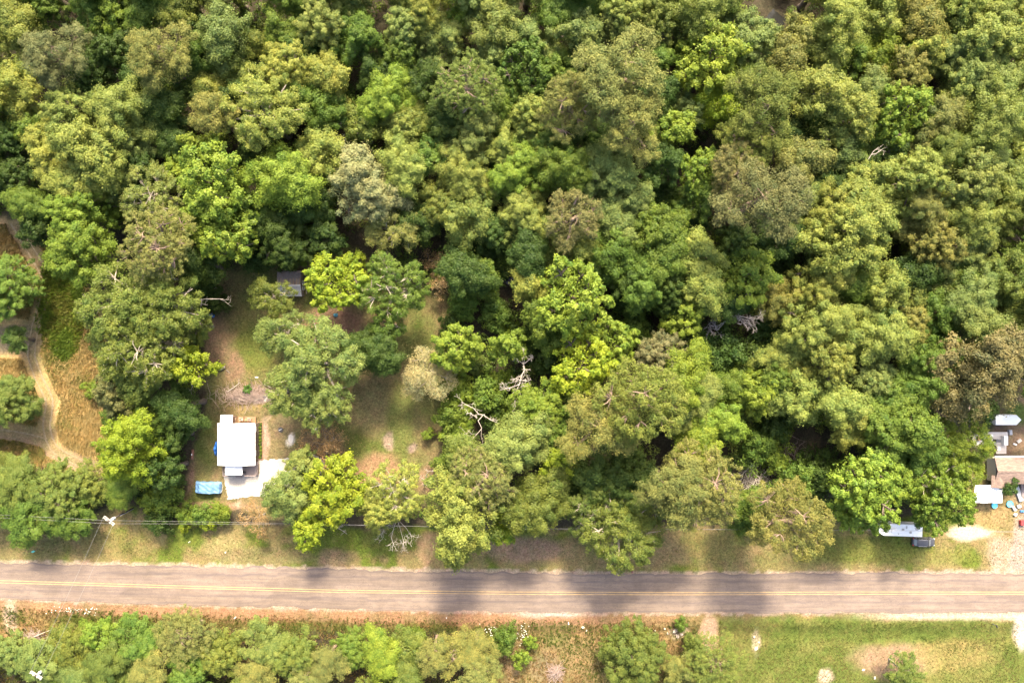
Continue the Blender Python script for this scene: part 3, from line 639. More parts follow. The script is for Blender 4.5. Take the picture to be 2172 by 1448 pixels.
for q in parse(BEYOND):
    e = 'left' if q[0] < 0 else 'right' if q[0] > 2172 else 'top' if q[1] < 0 else 'bottom'
    k = (e, q[3], q[4]); EDGE.setdefault(e, []); EDGE[e].append(q)
for e, g in EDGE.items():
    g.sort(key=lambda q: q[1] if e in ('left', 'right') else q[0])
    a, b, w = ('the top', 'the bottom', 'down') if e in ('left', 'right') else ('the left', 'the right', 'along')
    for q in g:
        if e in ('left', 'right'): nb = min(parse(TREES), key=lambda t: math.hypot(t[0] - q[0], t[1] - q[1]))
        else: nb = min(parse(TREES), key=lambda t: math.hypot(t[0] - q[0], t[1] - q[1]))
        n = g.index(q); ordw = ['first', 'second', 'third', 'fourth', 'fifth', 'sixth', 'seventh', 'eighth', 'ninth', 'tenth', 'eleventh', 'twelfth', 'thirteenth', 'fourteenth', 'fifteenth', 'sixteenth', 'seventeenth', 'eighteenth'][n]
        plant(*q, f"{TONEWORD[q[4]]} {KINDWORD[q[3]]}, {ordw} from {a} beyond the {e} edge", 'trees just outside the picture')
# ------------------------------------------------------------------ bushes, hedges, undergrowth, dead trees
# x y r kind tone | label
BUSHES = """
195 826 20 U L|round lime bush standing alone in the dry field left of the boundary trees
236 880 26 U M|low green bush in the dry field near the yellow tree
272 868 22 U M|small green bush at the shady edge of the dry field
330 1012 36 U D|dark bush in the hedge left of the white roofed house
344 962 34 U D|dark bush of the hedge level with the house middle
345 1055 42 U M|mid green bush where the side hedge meets the road hedge
338 1108 34 U D|dark bush at the road end of the side hedge
325 1060 34 U L|lime bush on the inner corner of the property by the road
372 1020 22 U D|small dark bush on the yard side of the hedge beside the covered car
374 898 32 U D|dark bush below the bright yellow yard tree
392 1090 27 U L|lime bush, left end of the hedge along the road
428 1090 27 U M|green bush in the middle of the hedge along the road
466 1086 26 U L|lime bush, right end of the hedge along the road
440 1112 18 U S|bright yellow sprig at the roadside foot of the hedge
390 1115 16 U S|small yellow sprig below the left hedge end
548 1098 42 Z R|sparse bush with rusty leaves beside the footpath to the road
690 940 60 Z R|wide sparse bush of tan leaves between the gravel pad and lawn
635 540 26 U L|lime bush at the upper edge of the yard beside the shed
700 512 34 U D|dark bush at the upper right corner of the yard
590 540 42 U D|dark bush behind the upper yard edge left of the lime bush
545 552 34 U D|dark bush under the big lime tree at the yard corner
925 560 34 Z R|bush with rusty pink seed heads left of the creek, upper
935 605 30 Z R|bush with rusty pink seed heads left of the creek, lower
930 580 26 U L|lime bush between the two rusty pink seed bushes
980 640 40 U M|green bush below the narrow tree left of the creek
1050 660 40 U M|green bush below the creek
960 690 32 U D|dark bush at the upper right edge of the lawn
1085 540 44 U D|dark bush on the upper bank of the creek
1040 530 46 U D|dark bush up and left of the creek
985 520 40 U D|dark bush between olive feathery tree and creek
1120 720 44 U D|dark bush above the bleached dead tree
1175 755 52 U D|broad dark bush right of the bleached dead tree
1005 770 32 U V|dull bush left of the bleached dead tree
975 820 40 U L|lime bush right of the wispy tree
1035 840 46 U M|green bush between the two bleached dead trees
1060 815 34 U L|lime bush touching the left side of the bleached dead tree
960 880 40 U M|green bush at the right edge of the lawn
965 930 36 U L|lime bush at the right edge of the lawn below
985 905 28 U L|lime bush under the forked dead tree
1060 875 30 U M|green bush right of the forked dead tree
945 985 34 U M|green bush at the lower right edge of the lawn
1440 725 46 U D|dark bush left of the grey dead tree
1540 745 54 U D|dark bush below the grey dead tree
1600 770 48 U D|dark bush below and right of the grey dead tree
1620 700 40 U D|dark bush right of the grey dead tree
1480 720 40 U M|green bush below left of the grey dead tree
1545 800 44 U M|green bush in the dark gap below the grey dead tree
1330 640 48 U D|dark bush right of the big lime tree by the creek
1345 700 44 U M|green bush in the middle of the wood
1640 900 46 U D|dark bush left of the right boundary trees
1600 940 44 U M|green bush above the bare brush heap
1640 970 34 U L|lime bush right of the bare brush heap
1690 1010 46 U M|green bush in the gap right of the bare brush heap
1740 1000 48 U D|dark bush at the dark gap above the right lime trees
1610 1085 36 U L|lime bush below the bare brush heap
1220 1060 40 U D|dark bush at the roadside behind the wire pole
1120 1090 34 U D|dark bush near the roadside pole left of its wires
1390 410 44 U D|dark bush left of the small bright lime bush
1460 470 50 U D|dark bush in the shady gap of the upper right lot
1660 560 48 U D|dark bush in the gap right of the grey olive pine
1950 660 40 U D|dark bush in a gap between pale crowns at right
450 640 36 U D|dark bush along the left yard edge below the bare limb
420 612 40 U D|dark bush along the left yard edge
908 921 15 U L|drooping lime plant alone on the lawn
1105 1395 22 U L|lime bramble beside the narrow path south of the road
1125 1362 16 U L|small lime bramble patch just south of the roadside grass
1072 1352 34 U M|green bush at the right end of the southern tree row
880 1350 28 U M|low green bush before the southern tree row, right part
180 1335 24 U L|low lime bush before the southern tree row, left part
1470 1372 26 U V|low dull bush left of the pale southern path
1445 1325 16 U M|tiny green bush by the roadside stones
2085 870 36 U D|dark bush between shed and white trailer
2140 1032 22 U D|dark bush beside the white carport roof
"""
for line in BUSHES.strip().splitlines():
    a, lab = line.split('|'); a = a.split()
    plant(float(a[0]), float(a[1]), float(a[2]), a[3], a[4], lab, 'bushes between the trees' if a[3] == 'U' else 'sparse rusty bushes')

# undergrowth: one mass of leaves under the wood
rng = np.random.default_rng(5)
n_try = 15000
ux = rng.uniform(-118, 118, n_try); uy = rng.uniform(-48, 84, n_try)
upx = ux / S + 1086; upy = -uy / S + 724
big = [(-900 if x == -400 or x == -500 else x, y) for x, y in FIELD]
open_d = np.maximum.reduce([poly_sd(upx, upy, P_) for P_ in (FIELD, YARD, VERGE, BACKYARD, SOUTH)])
pool = np.maximum(1 - np.hypot((upx - 1640) / 40, (upy - 50) / 55), 1 - np.hypot((upx - 1085) / 55, (upy - 590) / 26)) > 0
keep = (open_d < -16) & (upy < 1120) & ~pool
ux, uy, od = ux[keep], uy[keep], -open_d[keep] * S
hmax = np.clip(.9 + od * .42, .8, 5.0)
uz = hmax * rng.uniform(.15, 1.0, len(ux)) ** 1.3
dens = fbm(ux, uy, 7, 77)
keep = dens > .27
ux, uy, uz = ux[keep][:4600], uy[keep][:4600], uz[keep][:4600]
ur = rng.uniform(.9, 1.9, len(ux))
PP, NN, RR, CC = [], [], [], []
tones = np.array([TONE['M'], TONE['D'], TONE['L'], TONE['V'], TONE['D'], TONE['M']])
cl = (fbm(ux, uy, 9, 88) * 9).astype(int) % 6
for i in range(len(ux)):
    n = int(58 * ur[i] ** 1.6)
    d = unit(rng.normal(size=(n, 3)) + np.array([0, 0, .7])); d[:, 2] = np.abs(d[:, 2])
    PP.append(np.array([ux[i], uy[i], max(uz[i] - ur[i] * .4, .05)]) + d * (ur[i] * rng.uniform(.3, 1, n) ** .4)[:, None] * np.array([1, 1, .75]))
    NN.append(unit(d + rng.normal(size=(n, 3)) * .5)); RR.append(rng.uniform(.2, .8, n))
    tc = tones[cl[i] if rng.random() < .7 else rng.integers(6)] * rng.uniform(.8, 1.2); CC.append(np.repeat(tc[None], n, 0))
PP = np.concatenate(PP); NN = np.concatenate(NN)
v, f = spray_quads(PP, NN, .40, .27, rng)
me = mesh_np('undergrowth', v, f, rnd=np.concatenate(RR), col=np.concatenate(CC)); me.materials.append(TINTED)
props(link('undergrowth', me), 'tangled green undergrowth covering the shaded floor of the wood', 'undergrowth', kind='stuff')

def tufts(name, label, cat, mask_fn, n, hgt, wid, cols, seed, box=(-112, 112, -78, 78), lean=(0, 0), blades=4):
    rng = np.random.default_rng(seed)
    x = rng.uniform(box[0], box[1], n); y = rng.uniform(box[2], box[3], n)
    k = mask_fn(x / S + 1086, -y / S + 724, rng); x, y = x[k], y[k]; m = len(x) * blades
    bx = np.repeat(x, blades) + rng.normal(0, .09, m); by = np.repeat(y, blades) + rng.normal(0, .09, m)
    a = rng.uniform(0, 2 * math.pi, m); h = hgt * rng.uniform(.5, 1.3, m); w = wid * rng.uniform(.6, 1.4, m)
    lx = rng.normal(lean[0], .45, m) * h; ly = rng.normal(lean[1], .45, m) * h
    z0 = np.full(m, -.06)
    p0 = np.stack([bx - np.cos(a) * w, by - np.sin(a) * w, z0], -1); p1 = np.stack([bx + np.cos(a) * w, by + np.sin(a) * w, z0], -1)
    p2 = np.stack([bx + lx, by + ly, z0 + h], -1)
    v = np.stack([p0, p1, p2], 1).reshape(-1, 3)
    ci = np.array(cols)[np.repeat(np.clip((fbm(x, y, 5, seed) * 2.4 - .7 + rng.normal(0, .25, len(x))) * len(cols), 0, len(cols) - 1).astype(int), blades)]
    me = mesh_np(name, v, np.arange(m * 3).reshape(-1, 3), rnd=rng.uniform(.2, .8, m), col=ci); me.materials.append(TINTED)
    return props(link(name, me), label, cat, kind='stuff')
fld = lambda px, py, rng: (poly_sd(px, py, FIELD) > 4) & (np.minimum(line_d(px, py, TRACK_A), line_d(px, py, TRACK_B)) > 20) & (np.hypot((px - 135) / 50, (py - 650) / 120) > .95) & (np.hypot((px - 20) / 75, (py - 715) / 45) > 1)
tufts('dry_grass', 'tall dry straw coloured grass lying over in the left field', 'dry grass', fld, 60000, .75, .07, [(.31, .22, .095), (.42, .30, .14), (.37, .25, .11), (.19, .17, .055)], 3, (-112, -74, -30, 26), (.5, -.5))
brm = lambda px, py, rng: (np.hypot((px - 135) / 50, (py - 650) / 125) < 1 + rng.normal(0, .12, len(px))) | (np.hypot((px - 165) / 60, (py - 985) / 12) < .0) 
tufts('bramble', 'low green bramble bank beside the dirt track', 'brambles', brm, 42000, .55, .13, [TONE['M'], (.09, .125, .02), TONE['L'], (.13, .13, .03)], 4, (-112, -74, -14, 26))
vrg = lambda px, py, rng: ((poly_sd(px, py, VERGE) > 4) & (py < np.interp(px, [q[0] for q in ROAD_TOP], [q[1] for q in ROAD_TOP]) - 12 - rng.uniform(0, 10, len(px))) & (np.hypot((px - 2060) / 70, (py - 1130) / 20) > 1)) | (poly_sd(px, py, YARD) > 4) & (poly_sd(px, py, DRIVE) < -4) & (rng.random(len(px)) < .6)
tufts('grass', 'short mown grass of the roadside verge and the yard', 'grass', vrg, 80000, .18, .055, [(.055, .075, .016), (.10, .115, .026), (.17, .14, .06), (.26, .19, .10)], 6, (-112, 112, -48, 20), blades=3)
sth = lambda px, py, rng: (py > np.interp(px, [q[0] for q in ROAD_BOT], [q[1] for q in ROAD_BOT]) + 14 + rng.uniform(0, 14, len(px))) & ~((np.hypot((px - 1900) / 105, (py - 1400) / 48) < 1) & (rng.random(len(px)) < .9)) & (np.hypot((px - 1505) / 22, (py - 1345) / 48) > 1)
tufts('roadside_weeds', 'rough green and straw weeds south of the road left of the lawn', 'weeds', lambda px, py, rng: sth(px, py, rng) & (px < 1530), 42000, .42, .06, [(.19, .118, .055), (.15, .11, .042), (.085, .092, .021), (.064, .088, .015)], 8, (-112, 44, -78, -48))
tufts('lawn_grass', 'bright green mown lawn south of the road at right', 'grass', lambda px, py, rng: sth(px, py, rng) & (px > 1525) & (px < 2162), 30000, .16, .05, [(.055, .073, .016), (.070, .085, .018), (.10, .10, .028), (.15, .115, .05)], 9, (40, 112, -78, -48), blades=3)
# white flowers among the weeds
def flowers(spots, label, seed):
    rng = np.random.default_rng(seed); q = []
    for px, py, rx, ry, n in spots:
        for _ in range(n): q.append((*G(px + rng.normal(0, rx), py + rng.normal(0, ry)), rng.uniform(.3, .6)))
    q = np.array(q); q = q[:len(q) * 2 // 3]; v, f = spray_quads(q, unit(rng.normal(size=q.shape) * .3 + np.array([0, 0, 1])), .2, .17, rng)
    props(link('flowers', mesh_np('flowers', v, f), plain('white_petals', (.62, .62, .54), .8, var=.1)), label, 'flowers', kind='stuff')
flowers([(1045, 1332, 10, 6, 30), (1112, 1342, 6, 14, 50), (1080, 1352, 6, 6, 12)], 'white blossoms on the weeds right of the southern tree row', 1)
flowers([(150, 1291, 20, 4, 30), (195, 1292, 14, 4, 26), (80, 1290, 6, 4, 10), (340, 1290, 24, 3, 10)], 'white roadside blossoms along the lower left road edge', 2)

# dead trees: hand placed limbs with random twigs
def limb(mb, pts, r0, r1, rr, twigs=5, depth=0):
    P_ = [Vector(p) for p in pts]; n = len(P_)
    mb.tube(P_, [r0 + (r1 - r0) * i / (n - 1) for i in range(n)], 6 if depth == 0 else 4)
    L = sum((P_[i + 1] - P_[i]).length for i in range(n - 1))
    if depth < 2:
        for _ in range(twigs):
            i = rr.randrange(n - 1) if depth == 0 and rr.random() < .5 else n - 2; t = rr.random(); a = P_[i].lerp(P_[i + 1], t)
            d = (P_[i + 1] - P_[i]).normalized(); side = Vector((rr.gauss(0, 1), rr.gauss(0, 1), rr.gauss(.2, .5))).normalized()
            d = (d * .6 + side).normalized(); l = L * rr.uniform(.18, .42) if depth == 0 else L * rr.uniform(.3, .6)
            q = [a, a + d * l * .5 + Vector((rr.gauss(0, .06), rr.gauss(0, .06), rr.gauss(0, .05))) * l, a + (d + side * .3).normalized() * l]
            rb = (r0 + (r1 - r0) * i / (n - 1)) * .55
            limb(mb, q, rb, .02, rr, max(2, twigs - 2), depth + 1)
def dead_tree(label, base, limbs, mat, r=.2, twigs=5, seed=1, name='dead_tree'):
    """limbs: lists of (px, py, h); the trunk stands at base"""
    rr = random.Random(seed); bx, by = G(*base)
    t = thing(name, label, 'dead tree', (bx, by, 0), 0, 'dead trees' if name == 'dead_tree' else None); o0 = Vector((bx, by, 0))
    f = [GV(*q) - o0 for q in limbs[0]]
    tb = MB(); tb.tube([Vector((0, 0, -.4)), Vector((f[0].x * .3, f[0].y * .3, f[0].z * .5)), f[0]], [r * 1.4, r * 1.1, r], 7); tb.build('trunk', mat, t, True)
    for L_ in limbs:
        lb = MB(); limb(lb, [GV(*q) - o0 for q in L_], r * (1 if L_ is limbs[0] else .7), .035, rr, twigs); lb.build('branch', mat, t)
    return t
dead_tree('tall bleached dead tree with two forked limbs in the wood', (1108, 765), [[(1111, 775, 8), (1112, 785, 9), (1105, 800, 9.4), (1102, 815, 9.6), (1090, 838, 9.8)], [(1110, 772, 8.2), (1098, 762, 9), (1086, 757, 9.5)], [(1111, 770, 8.3), (1114, 755, 9), (1110, 745, 10)], [(1111, 772, 8.2), (1122, 763, 9), (1129, 758, 9.4)], [(1102, 815, 9.6), (1082, 822, 9.7), (1060, 827, 9.6)], [(1104, 806, 9.5), (1118, 808, 9.8), (1124, 806, 10)], [(1104, 806, 9.5), (1094, 803, 9.9), (1087, 804, 10)], [(1109, 783, 9), (1124, 784, 9.5)]], DEADWOOD, .11, 8, 3)
dead_tree('forked bleached dead tree at the right edge of the lawn', (1030, 875), [[(1026, 880, 7), (1015, 878, 7.6), (1004, 865, 8.2), (992, 860, 8.4), (978, 852, 8.6)], [(1024, 881, 7), (1014, 892, 7.6), (1022, 908, 8), (1012, 920, 8.2), (998, 934, 8.4)], [(1026, 880, 7), (1040, 890, 7.4), (1055, 896, 7.4)], [(1012, 886, 7.4), (998, 876, 8), (990, 876, 8.2)]], DEADWOOD, .11, 6, 5)
dead_tree('grey dead tree with a fan of bare twigs right of centre', (1530, 682), [[(1540, 680, 7), (1550, 672, 9), (1556, 666, 10), (1556, 652, 10.5)], [(1552, 668, 9.6), (1570, 675, 10), (1588, 680, 10), (1594, 692, 10)], [(1552, 668, 9.6), (1575, 672, 10.2), (1608, 676, 10.4)], [(1552, 670, 9.4), (1572, 680, 9.8), (1586, 695, 9.8)], [(1540, 680, 7), (1525, 690, 7.5), (1505, 692, 7.6)], [(1545, 676, 8), (1530, 672, 8.6), (1512, 672, 8.8)], [(1540, 680, 7), (1522, 700, 7), (1502, 694, 7)]], DEADGREY, .13, 9, 7)
dead_tree('white dead snag with spreading twigs near the top edge of the lot', (752, 300), [[(748, 285, 8), (742, 278, 9), (735, 268, 9.6), (724, 262, 10)], [(748, 285, 8), (740, 266, 9.4), (728, 248, 10)], [(748, 285, 8), (756, 278, 9), (764, 268, 9.4)], [(748, 285, 8), (766, 288, 8.6), (780, 296, 8.6)], [(748, 285, 8), (735, 290, 8.4), (722, 296, 8.4)]], DEADWOOD, .12, 8, 9)
dead_tree('slim white trunk leaning out of the upper right forest', (1822, 380), [[(1834, 364, 10), (1834, 350, 11), (1842, 338, 12), (1852, 322, 12.6), (1864, 312, 13)], [(1848, 328, 12.3), (1858, 326, 12.6), (1872, 316, 12.6)]], DEADWOOD, .14, 3, 11)
dead_tree('bare grey limb tree reaching over the left yard edge', (398, 650), [[(404, 648, 8), (414, 636, 8.4), (435, 634, 8.8), (455, 634, 9), (474, 634, 9)], [(404, 648, 8), (420, 642, 8.2), (440, 647, 8.4)], [(404, 648, 8), (402, 640, 8.6)]], DEADWOOD, .15, 3, 13)
dead_tree('bare pale limbs hanging below the bright yellow yard tree', (400, 790), [[(404, 795, 6), (395, 806, 6.4), (384, 808, 6.6), (376, 814, 6.6)], [(404, 795, 6), (405, 812, 6.4), (408, 820, 6.5), (404, 830, 6.5)]], DEADWOOD, .12, 4, 15)
dead_tree('bare pale branches sticking out of the soft green yard trees', (655, 735), [[(660, 738, 8), (668, 725, 9), (672, 718, 9.4), (676, 708, 9.6)], [(664, 732, 8.4), (674, 724, 9), (682, 722, 9.2)]], DEADWOOD, .12, 3, 17)
dead_tree('white bare twigs hanging out of the pale roadside tree', (845, 1085), [[(842, 1100, 5), (835, 1120, 5.6), (830, 1140, 5.8), (836, 1158, 5.8)], [(842, 1100, 5), (850, 1125, 5.6), (856, 1148, 5.8), (856, 1162, 5.8)], [(842, 1100, 5), (820, 1112, 5.4), (800, 1120, 5.6)], [(842, 1100, 5), (862, 1120, 5.4), (874, 1140, 5.4)], [(842, 1100, 5), (815, 1120, 5.5), (808, 1140, 5.6)]], DEADWOOD, .05, 7, 19)
dead_tree('white bare twigs at the edge of the yellow roadside tree', (700, 1115), [[(712, 1118, 5), (722, 1122, 5.2), (736, 1132, 5.2)], [(712, 1118, 5), (728, 1116, 5.3)]], DEADWOOD, .07, 4, 21)
dead_tree('bare pale brushy branches at the upper right of the lawn', (900, 1030), [[(902, 1020, 3), (905, 1005, 4), (910, 998, 4.4)], [(902, 1020, 3), (915, 1015, 3.6), (926, 1010, 3.8)], [(902, 1020, 3), (890, 1010, 3.6)]], DEADWOOD, .08, 6, 23)
dead_tree('bare pink grey twiggy bush beside the wispy tree', (1003, 760), [[(1003, 762, 1.2), (990, 765, 2.4), (982, 768, 2.6)], [(1003, 762, 1.2), (1012, 766, 2.2), (1024, 764, 2.4)], [(1003, 762, 1.2), (1005, 772, 2.4)], [(1003, 762, 1.2), (998, 752, 2.4)]], DEADGREY, .09, 9, 25)
dead_tree('small bare grey bush below the bleached dead tree', (1035, 828), [[(1035, 828, .8), (1028, 818, 2.2), (1022, 812, 2.6)], [(1035, 828, .8), (1044, 832, 2.2), (1052, 840, 2.4)], [(1035, 828, .8), (1030, 838, 2)]], DEADGREY, .08, 7, 27)
dead_tree('bare twigs under the pines of the upper left forest', (392, 208), [[(392, 205, 7), (385, 192, 8.4), (378, 184, 9)], [(392, 205, 7), (400, 192, 8.4), (408, 180, 9)], [(392, 205, 7), (404, 212, 8), (408, 224, 8)]], DEADGREY, .1, 7, 29)
dead_tree('leaning pale dead branch on the bare southern patch', (1926, 1415), [[(1918, 1412, 3), (1912, 1425, 4), (1922, 1436, 4.4), (1936, 1444, 4.6)], [(1918, 1412, 3), (1908, 1404, 3.8), (1906, 1396, 4)]], DEADWOOD, .11, 3, 31)
dead_tree('bare limbs inside the pale crown by the neighbour house', (2010, 1020), [[(2005, 1022, 9), (2000, 1018, 10), (1988, 1020, 10.4)], [(2005, 1022, 9), (2012, 1026, 10), (2020, 1030, 10.2)]], DEADWOOD, .12, 8, 33)
dead_tree('bare branches under the round green pine', (1580, 258), [[(1582, 256, 9), (1590, 250, 11), (1602, 244, 12)], [(1582, 256, 9), (1576, 262, 10.5), (1572, 270, 11)], [(1582, 256, 9), (1596, 258, 11), (1604, 266, 11.6)]], DEADGREY, .12, 6, 35)
dead_tree('bare crooked top of the olive pine above the left field', (325, 545), [[(330, 535, 15), (338, 520, 17), (334, 505, 18), (345, 492, 18.4)], [(330, 535, 15), (316, 540, 17), (302, 546, 17.6)], [(330, 535, 15), (332, 560, 17), (330, 570, 17.4)], [(330, 535, 15), (352, 556, 16.6), (366, 572, 16.8)]], DEADWOOD, .15, 4, 37)

# heaps of brush
def brush_heap(name, label, cat, px, py, rx, ry, n, hgt, seed, big_=()):
    rr = random.Random(seed); x0, y0 = G(px, py); t = thing(name, label, cat, (x0, y0, 0)); mb = MB()
    for _ in range(n):
        cx = rr.gauss(0, .52) * rx * S; cy = rr.gauss(0, .5) * ry * S; q = min(1, math.hypot(cx / (rx * S), cy / (ry * S))); z = rr.uniform(0, hgt) * (1 - q * q * .8)
        d = rr.uniform(0, 6.283); l = rr.uniform(.4, 1.6); p0 = Vector((cx - math.cos(d) * l, cy - math.sin(d) * l, max(.0, z + rr.uniform(-.2, .2)))); p1 = Vector((cx + math.cos(d) * l, cy + math.sin(d) * l, max(.0, z + rr.uniform(-.2, .3))))
        mb.tube([p0, p0.lerp(p1, .5) + Vector((rr.gauss(0, .12), rr.gauss(0, .12), rr.uniform(0, .15))), p1], [rr.uniform(.015, .045)] * 2 + [.012], 4, False)
    props(mb.build('twigs', plain('pinkish_twigs', (.27, .20, .165), .9, var=.4, scale=2) if seed % 2 else DEADWOOD, t), kind='stuff')
    for pts, r_ in big_:
        b = MB(); b.tube([GV(*p) - Vector((x0, y0, 0)) for p in pts], [r_ * (1 - .5 * i / (len(pts) - 1)) for i in range(len(pts))], 7); b.build('branch', DEADWOOD, t)
    return t
brush_heap('brush_heap', 'bare brush heap in a clearing at the lower right lot corner', 'brush heap', 1605, 1020, 46, 42, 260, 1.6, 2, [([(1570, 1010, 1), (1590, 990, 1.8), (1618, 976, 2.2)], .1), ([(1575, 1040, 1), (1600, 1025, 1.6), (1606, 1004, 2)], .09), ([(1618, 1008, 1), (1630, 994, 2), (1634, 980, 2.6)], .09), ([(1640, 1050, 1), (1650, 1030, 1.4), (1690, 1045, 1.2)], .08), ([(1560, 1045, 1), (1582, 1050, 1.2), (1600, 1046, 1)], .1)])
brush_heap('brush_pile', 'grey ash and brush pile above the white roofed house', 'brush pile', 522, 838, 54, 21, 420, .8, 3, [([(483, 830, .3), (495, 822, .5), (509, 811, .4)], .1), ([(560, 815, .2), (575, 822, .5), (585, 818, .4)], .07), ([(505, 845, .3), (520, 850, .4)], .08), ([(540, 850, .4), (556, 842, .3), (565, 836, .3)], .07)])
brush_heap('brush_pile', 'small grey brush pile in the weeds at the lower left', 'brush pile', 72, 1350, 15, 15, 110, .9, 5, [([(72, 1350, .6), (90, 1342, .8), (106, 1336, .6)], .09), ([(80, 1345, .6), (84, 1334, .8)], .06)])
brush_heap('brush_pile', 'faint twig tangle in the weeds south of the road', 'brush pile', 1178, 1424, 16, 14, 130, .9, 7)
brush_heap('brush_heap', 'low dark twig tangle in the shady gap by the right boundary', 'brush heap', 1690, 975, 40, 40, 150, 1.0, 9)
# ------------------------------------------------------------------ buildings
WHITE_METAL = plain('white_metal', (.72, .72, .71), .45, var=.06, scale=1.2)
WHITE = plain('white_paint', (.74, .73, .70), .6, var=.08)
SIDING = plain('brown_siding', (.20, .135, .10), .8, var=.2, scale=4, stretch=(1, 1, 6))
DECKW = plain('deck_wood', (.26, .155, .085), .8, var=.3, scale=5, stretch=(8, 1, 1), dirt=(.18, .12, .08))
DECKGREY = plain('grey_deck_wood', (.27, .215, .19), .85, var=.3, scale=5, stretch=(1, 8, 1), dirt=(.20, .13, .11))
GLASS = plain('dark_glass', (.03, .035, .04), .12, var=.1, spec=.6)
BLACK = plain('black_plastic', (.025, .025, .027), .5, var=.2)
DGREY = plain('dark_metal', (.07, .07, .075), .5, var=.2)
CONC = plain('concrete', (.42, .39, .35), .9, var=.2, scale=6)

def plank_row(parent, name, x0, x1, y0, y1, z, th, w, mat, along='x', gap=.012, jitter=0.0, rr=R):
    """boards side by side, each an object; alike boards share one mesh"""
    L = (x1 - x0) if along == 'x' else (y1 - y0); W = (y1 - y0) if along == 'x' else (x1 - x0); n = max(1, int(round(W / w))); w = W / n
    me = MB().box((0, 0, 0), (L, w - gap, th) if along == 'x' else (w - gap, L, th)).mesh(name); me.materials.append(mat)
    for k in range(n):
        o = link(name, me, None, parent); c = (k + .5) * w
        o.location = ((x0 + x1) / 2, y0 + c, z + rr.uniform(-1, 1) * jitter) if along == 'x' else (x0 + c, (y0 + y1) / 2, z + rr.uniform(-1, 1) * jitter)
def gable_roof(x0, x1, y0, y1, ze, zr, th, ridge='y', seam=0.0):
    """two sloping slabs meeting at a ridge; standing seams proud of the metal when seam > 0"""
    mb = MB()
    if ridge == 'y':
        xm = (x0 + x1) / 2
        sec = [(x0, ze), (xm, zr), (x1, ze), (x1, ze - th), (xm, zr - th), (x0, ze - th)]
        v = [(x, y0, z) for x, z in sec] + [(x, y1, z) for x, z in sec]
    else:
        ym = (y0 + y1) / 2
        sec = [(y1, ze), (ym, zr), (y0, ze), (y0, ze - th), (ym, zr - th), (y1, ze - th)]
        v = [(x0, y, z) for y, z in sec] + [(x1, y, z) for y, z in sec]
    n = 6
    mb.add(v, [tuple(range(6)), tuple(reversed(range(6, 12)))] + [(i, n + i, n + (i + 1) % n, (i + 1) % n) for i in range(6)])
    if seam:
        if ridge == 'y':
            k = int((y1 - y0) / seam)
            for i in range(k + 1):
                y = y0 + .03 + i * (y1 - y0 - .06) / k
                for a, b in (((x0, ze), ((x0 + x1) / 2, zr)), ((x1, ze), ((x0 + x1) / 2, zr))):
                    mb.tube([(a[0], y, a[1] + .008), (b[0], y, b[1] + .008)], .018, 4)
        else:
            k = int((x1 - x0) / seam)
            for i in range(k + 1):
                x = x0 + .03 + i * (x1 - x0 - .06) / k
                for a, b in (((y0, ze), ((y0 + y1) / 2, zr)), ((y1, ze), ((y0 + y1) / 2, zr))):
                    mb.tube([(x, a[0], a[1] + .008), (x, b[0], b[1] + .008)], .018, 4)
    return mb

# --- the white roofed house
hx, hy = -54.36, -20.25
H = thing('house', 'small brown house under a plain white metal gable roof, left of the yard', 'house', (hx, hy, 0))
wl, wr, ws, wnn = -3.3, 3.2, -3.85, 3.9
wall = MB()
wall.box(((wl + wr) / 2, ws + .07, 1.7), (wr - wl, .14, 2.6)); wall.box(((wl + wr) / 2, wnn - .07, 1.7), (wr - wl, .14, 2.6))
wall.box((wl + .07, 0, 1.7), (.138, wnn - ws - .285, 2.6)); wall.box((wr - .07, 0, 1.7), (.138, wnn - ws - .285, 2.6))
wall.add([(wl, ws + .003, 3.0), (wr, ws + .003, 3.0), (0, ws + .003, 3.6)], [(0, 1, 2)]); wall.add([(wl, wnn - .003, 3.0), (wr, wnn - .003, 3.0), (0, wnn - .003, 3.6)], [(2, 1, 0)])
for k in range(14): wall.box((wr + .008, 0, .52 + k * .18), (.016, wnn - ws - .02, .018))
wall.build('wall', SIDING, H)
fl = MB(); fl.box(((wl + wr) / 2, (ws + wnn) / 2, .3), (wr - wl - .1, wnn - ws - .1, .2)); fl.build('foundation', CONC, H)
rf = gable_roof(-3.72, 3.72, -4.18, 4.18, 3.0, 3.75, .07, 'y', .42).build('roof', WHITE_METAL, H)
cap = MB(); cap.box((0, 0, 3.772), (.26, 8.38, .03)); cap.build('ridge_cap', WHITE_METAL, rf)
for px, py in ((464, 903.3), (516, 944.5)):
    x, y = G(px, py, 3.5); v_ = MB(); zz = 3.75 - .75 * abs(x - hx) / 3.72
    v_.lathe([(.09, zz - .1), (.09, zz + .28), (.11, zz + .3), (.03, zz + .34)], (x - hx, y - hy, 0), 10); v_.build('vent_pipe', DGREY, rf)
ext = MB(); ext.add([(-3.27, 4.0, 2.88), (-.84, 4.0, 2.88), (-.84, 5.75, 2.62), (-3.27, 5.75, 2.62), (-3.27, 4.0, 2.82), (-.84, 4.0, 2.82), (-.84, 5.75, 2.56), (-3.27, 5.75, 2.56)], [(0, 1, 2, 3), (7, 6, 5, 4), (0, 4, 5, 1), (1, 5, 6, 2), (2, 6, 7, 3), (3, 7, 4, 0)])
for k in range(6): ext.tube([(-3.2 + k * .46, 4.02, 2.89), (-3.2 + k * .46, 5.74, 2.63)], .018, 4)
ext.build('roof_extension', WHITE_METAL, H)
ew = MB(); ew.box((-2.05, 4.65, 1.5), (2.1, 1.45, 2.1)); ew.build('back_room_wall', SIDING, H)
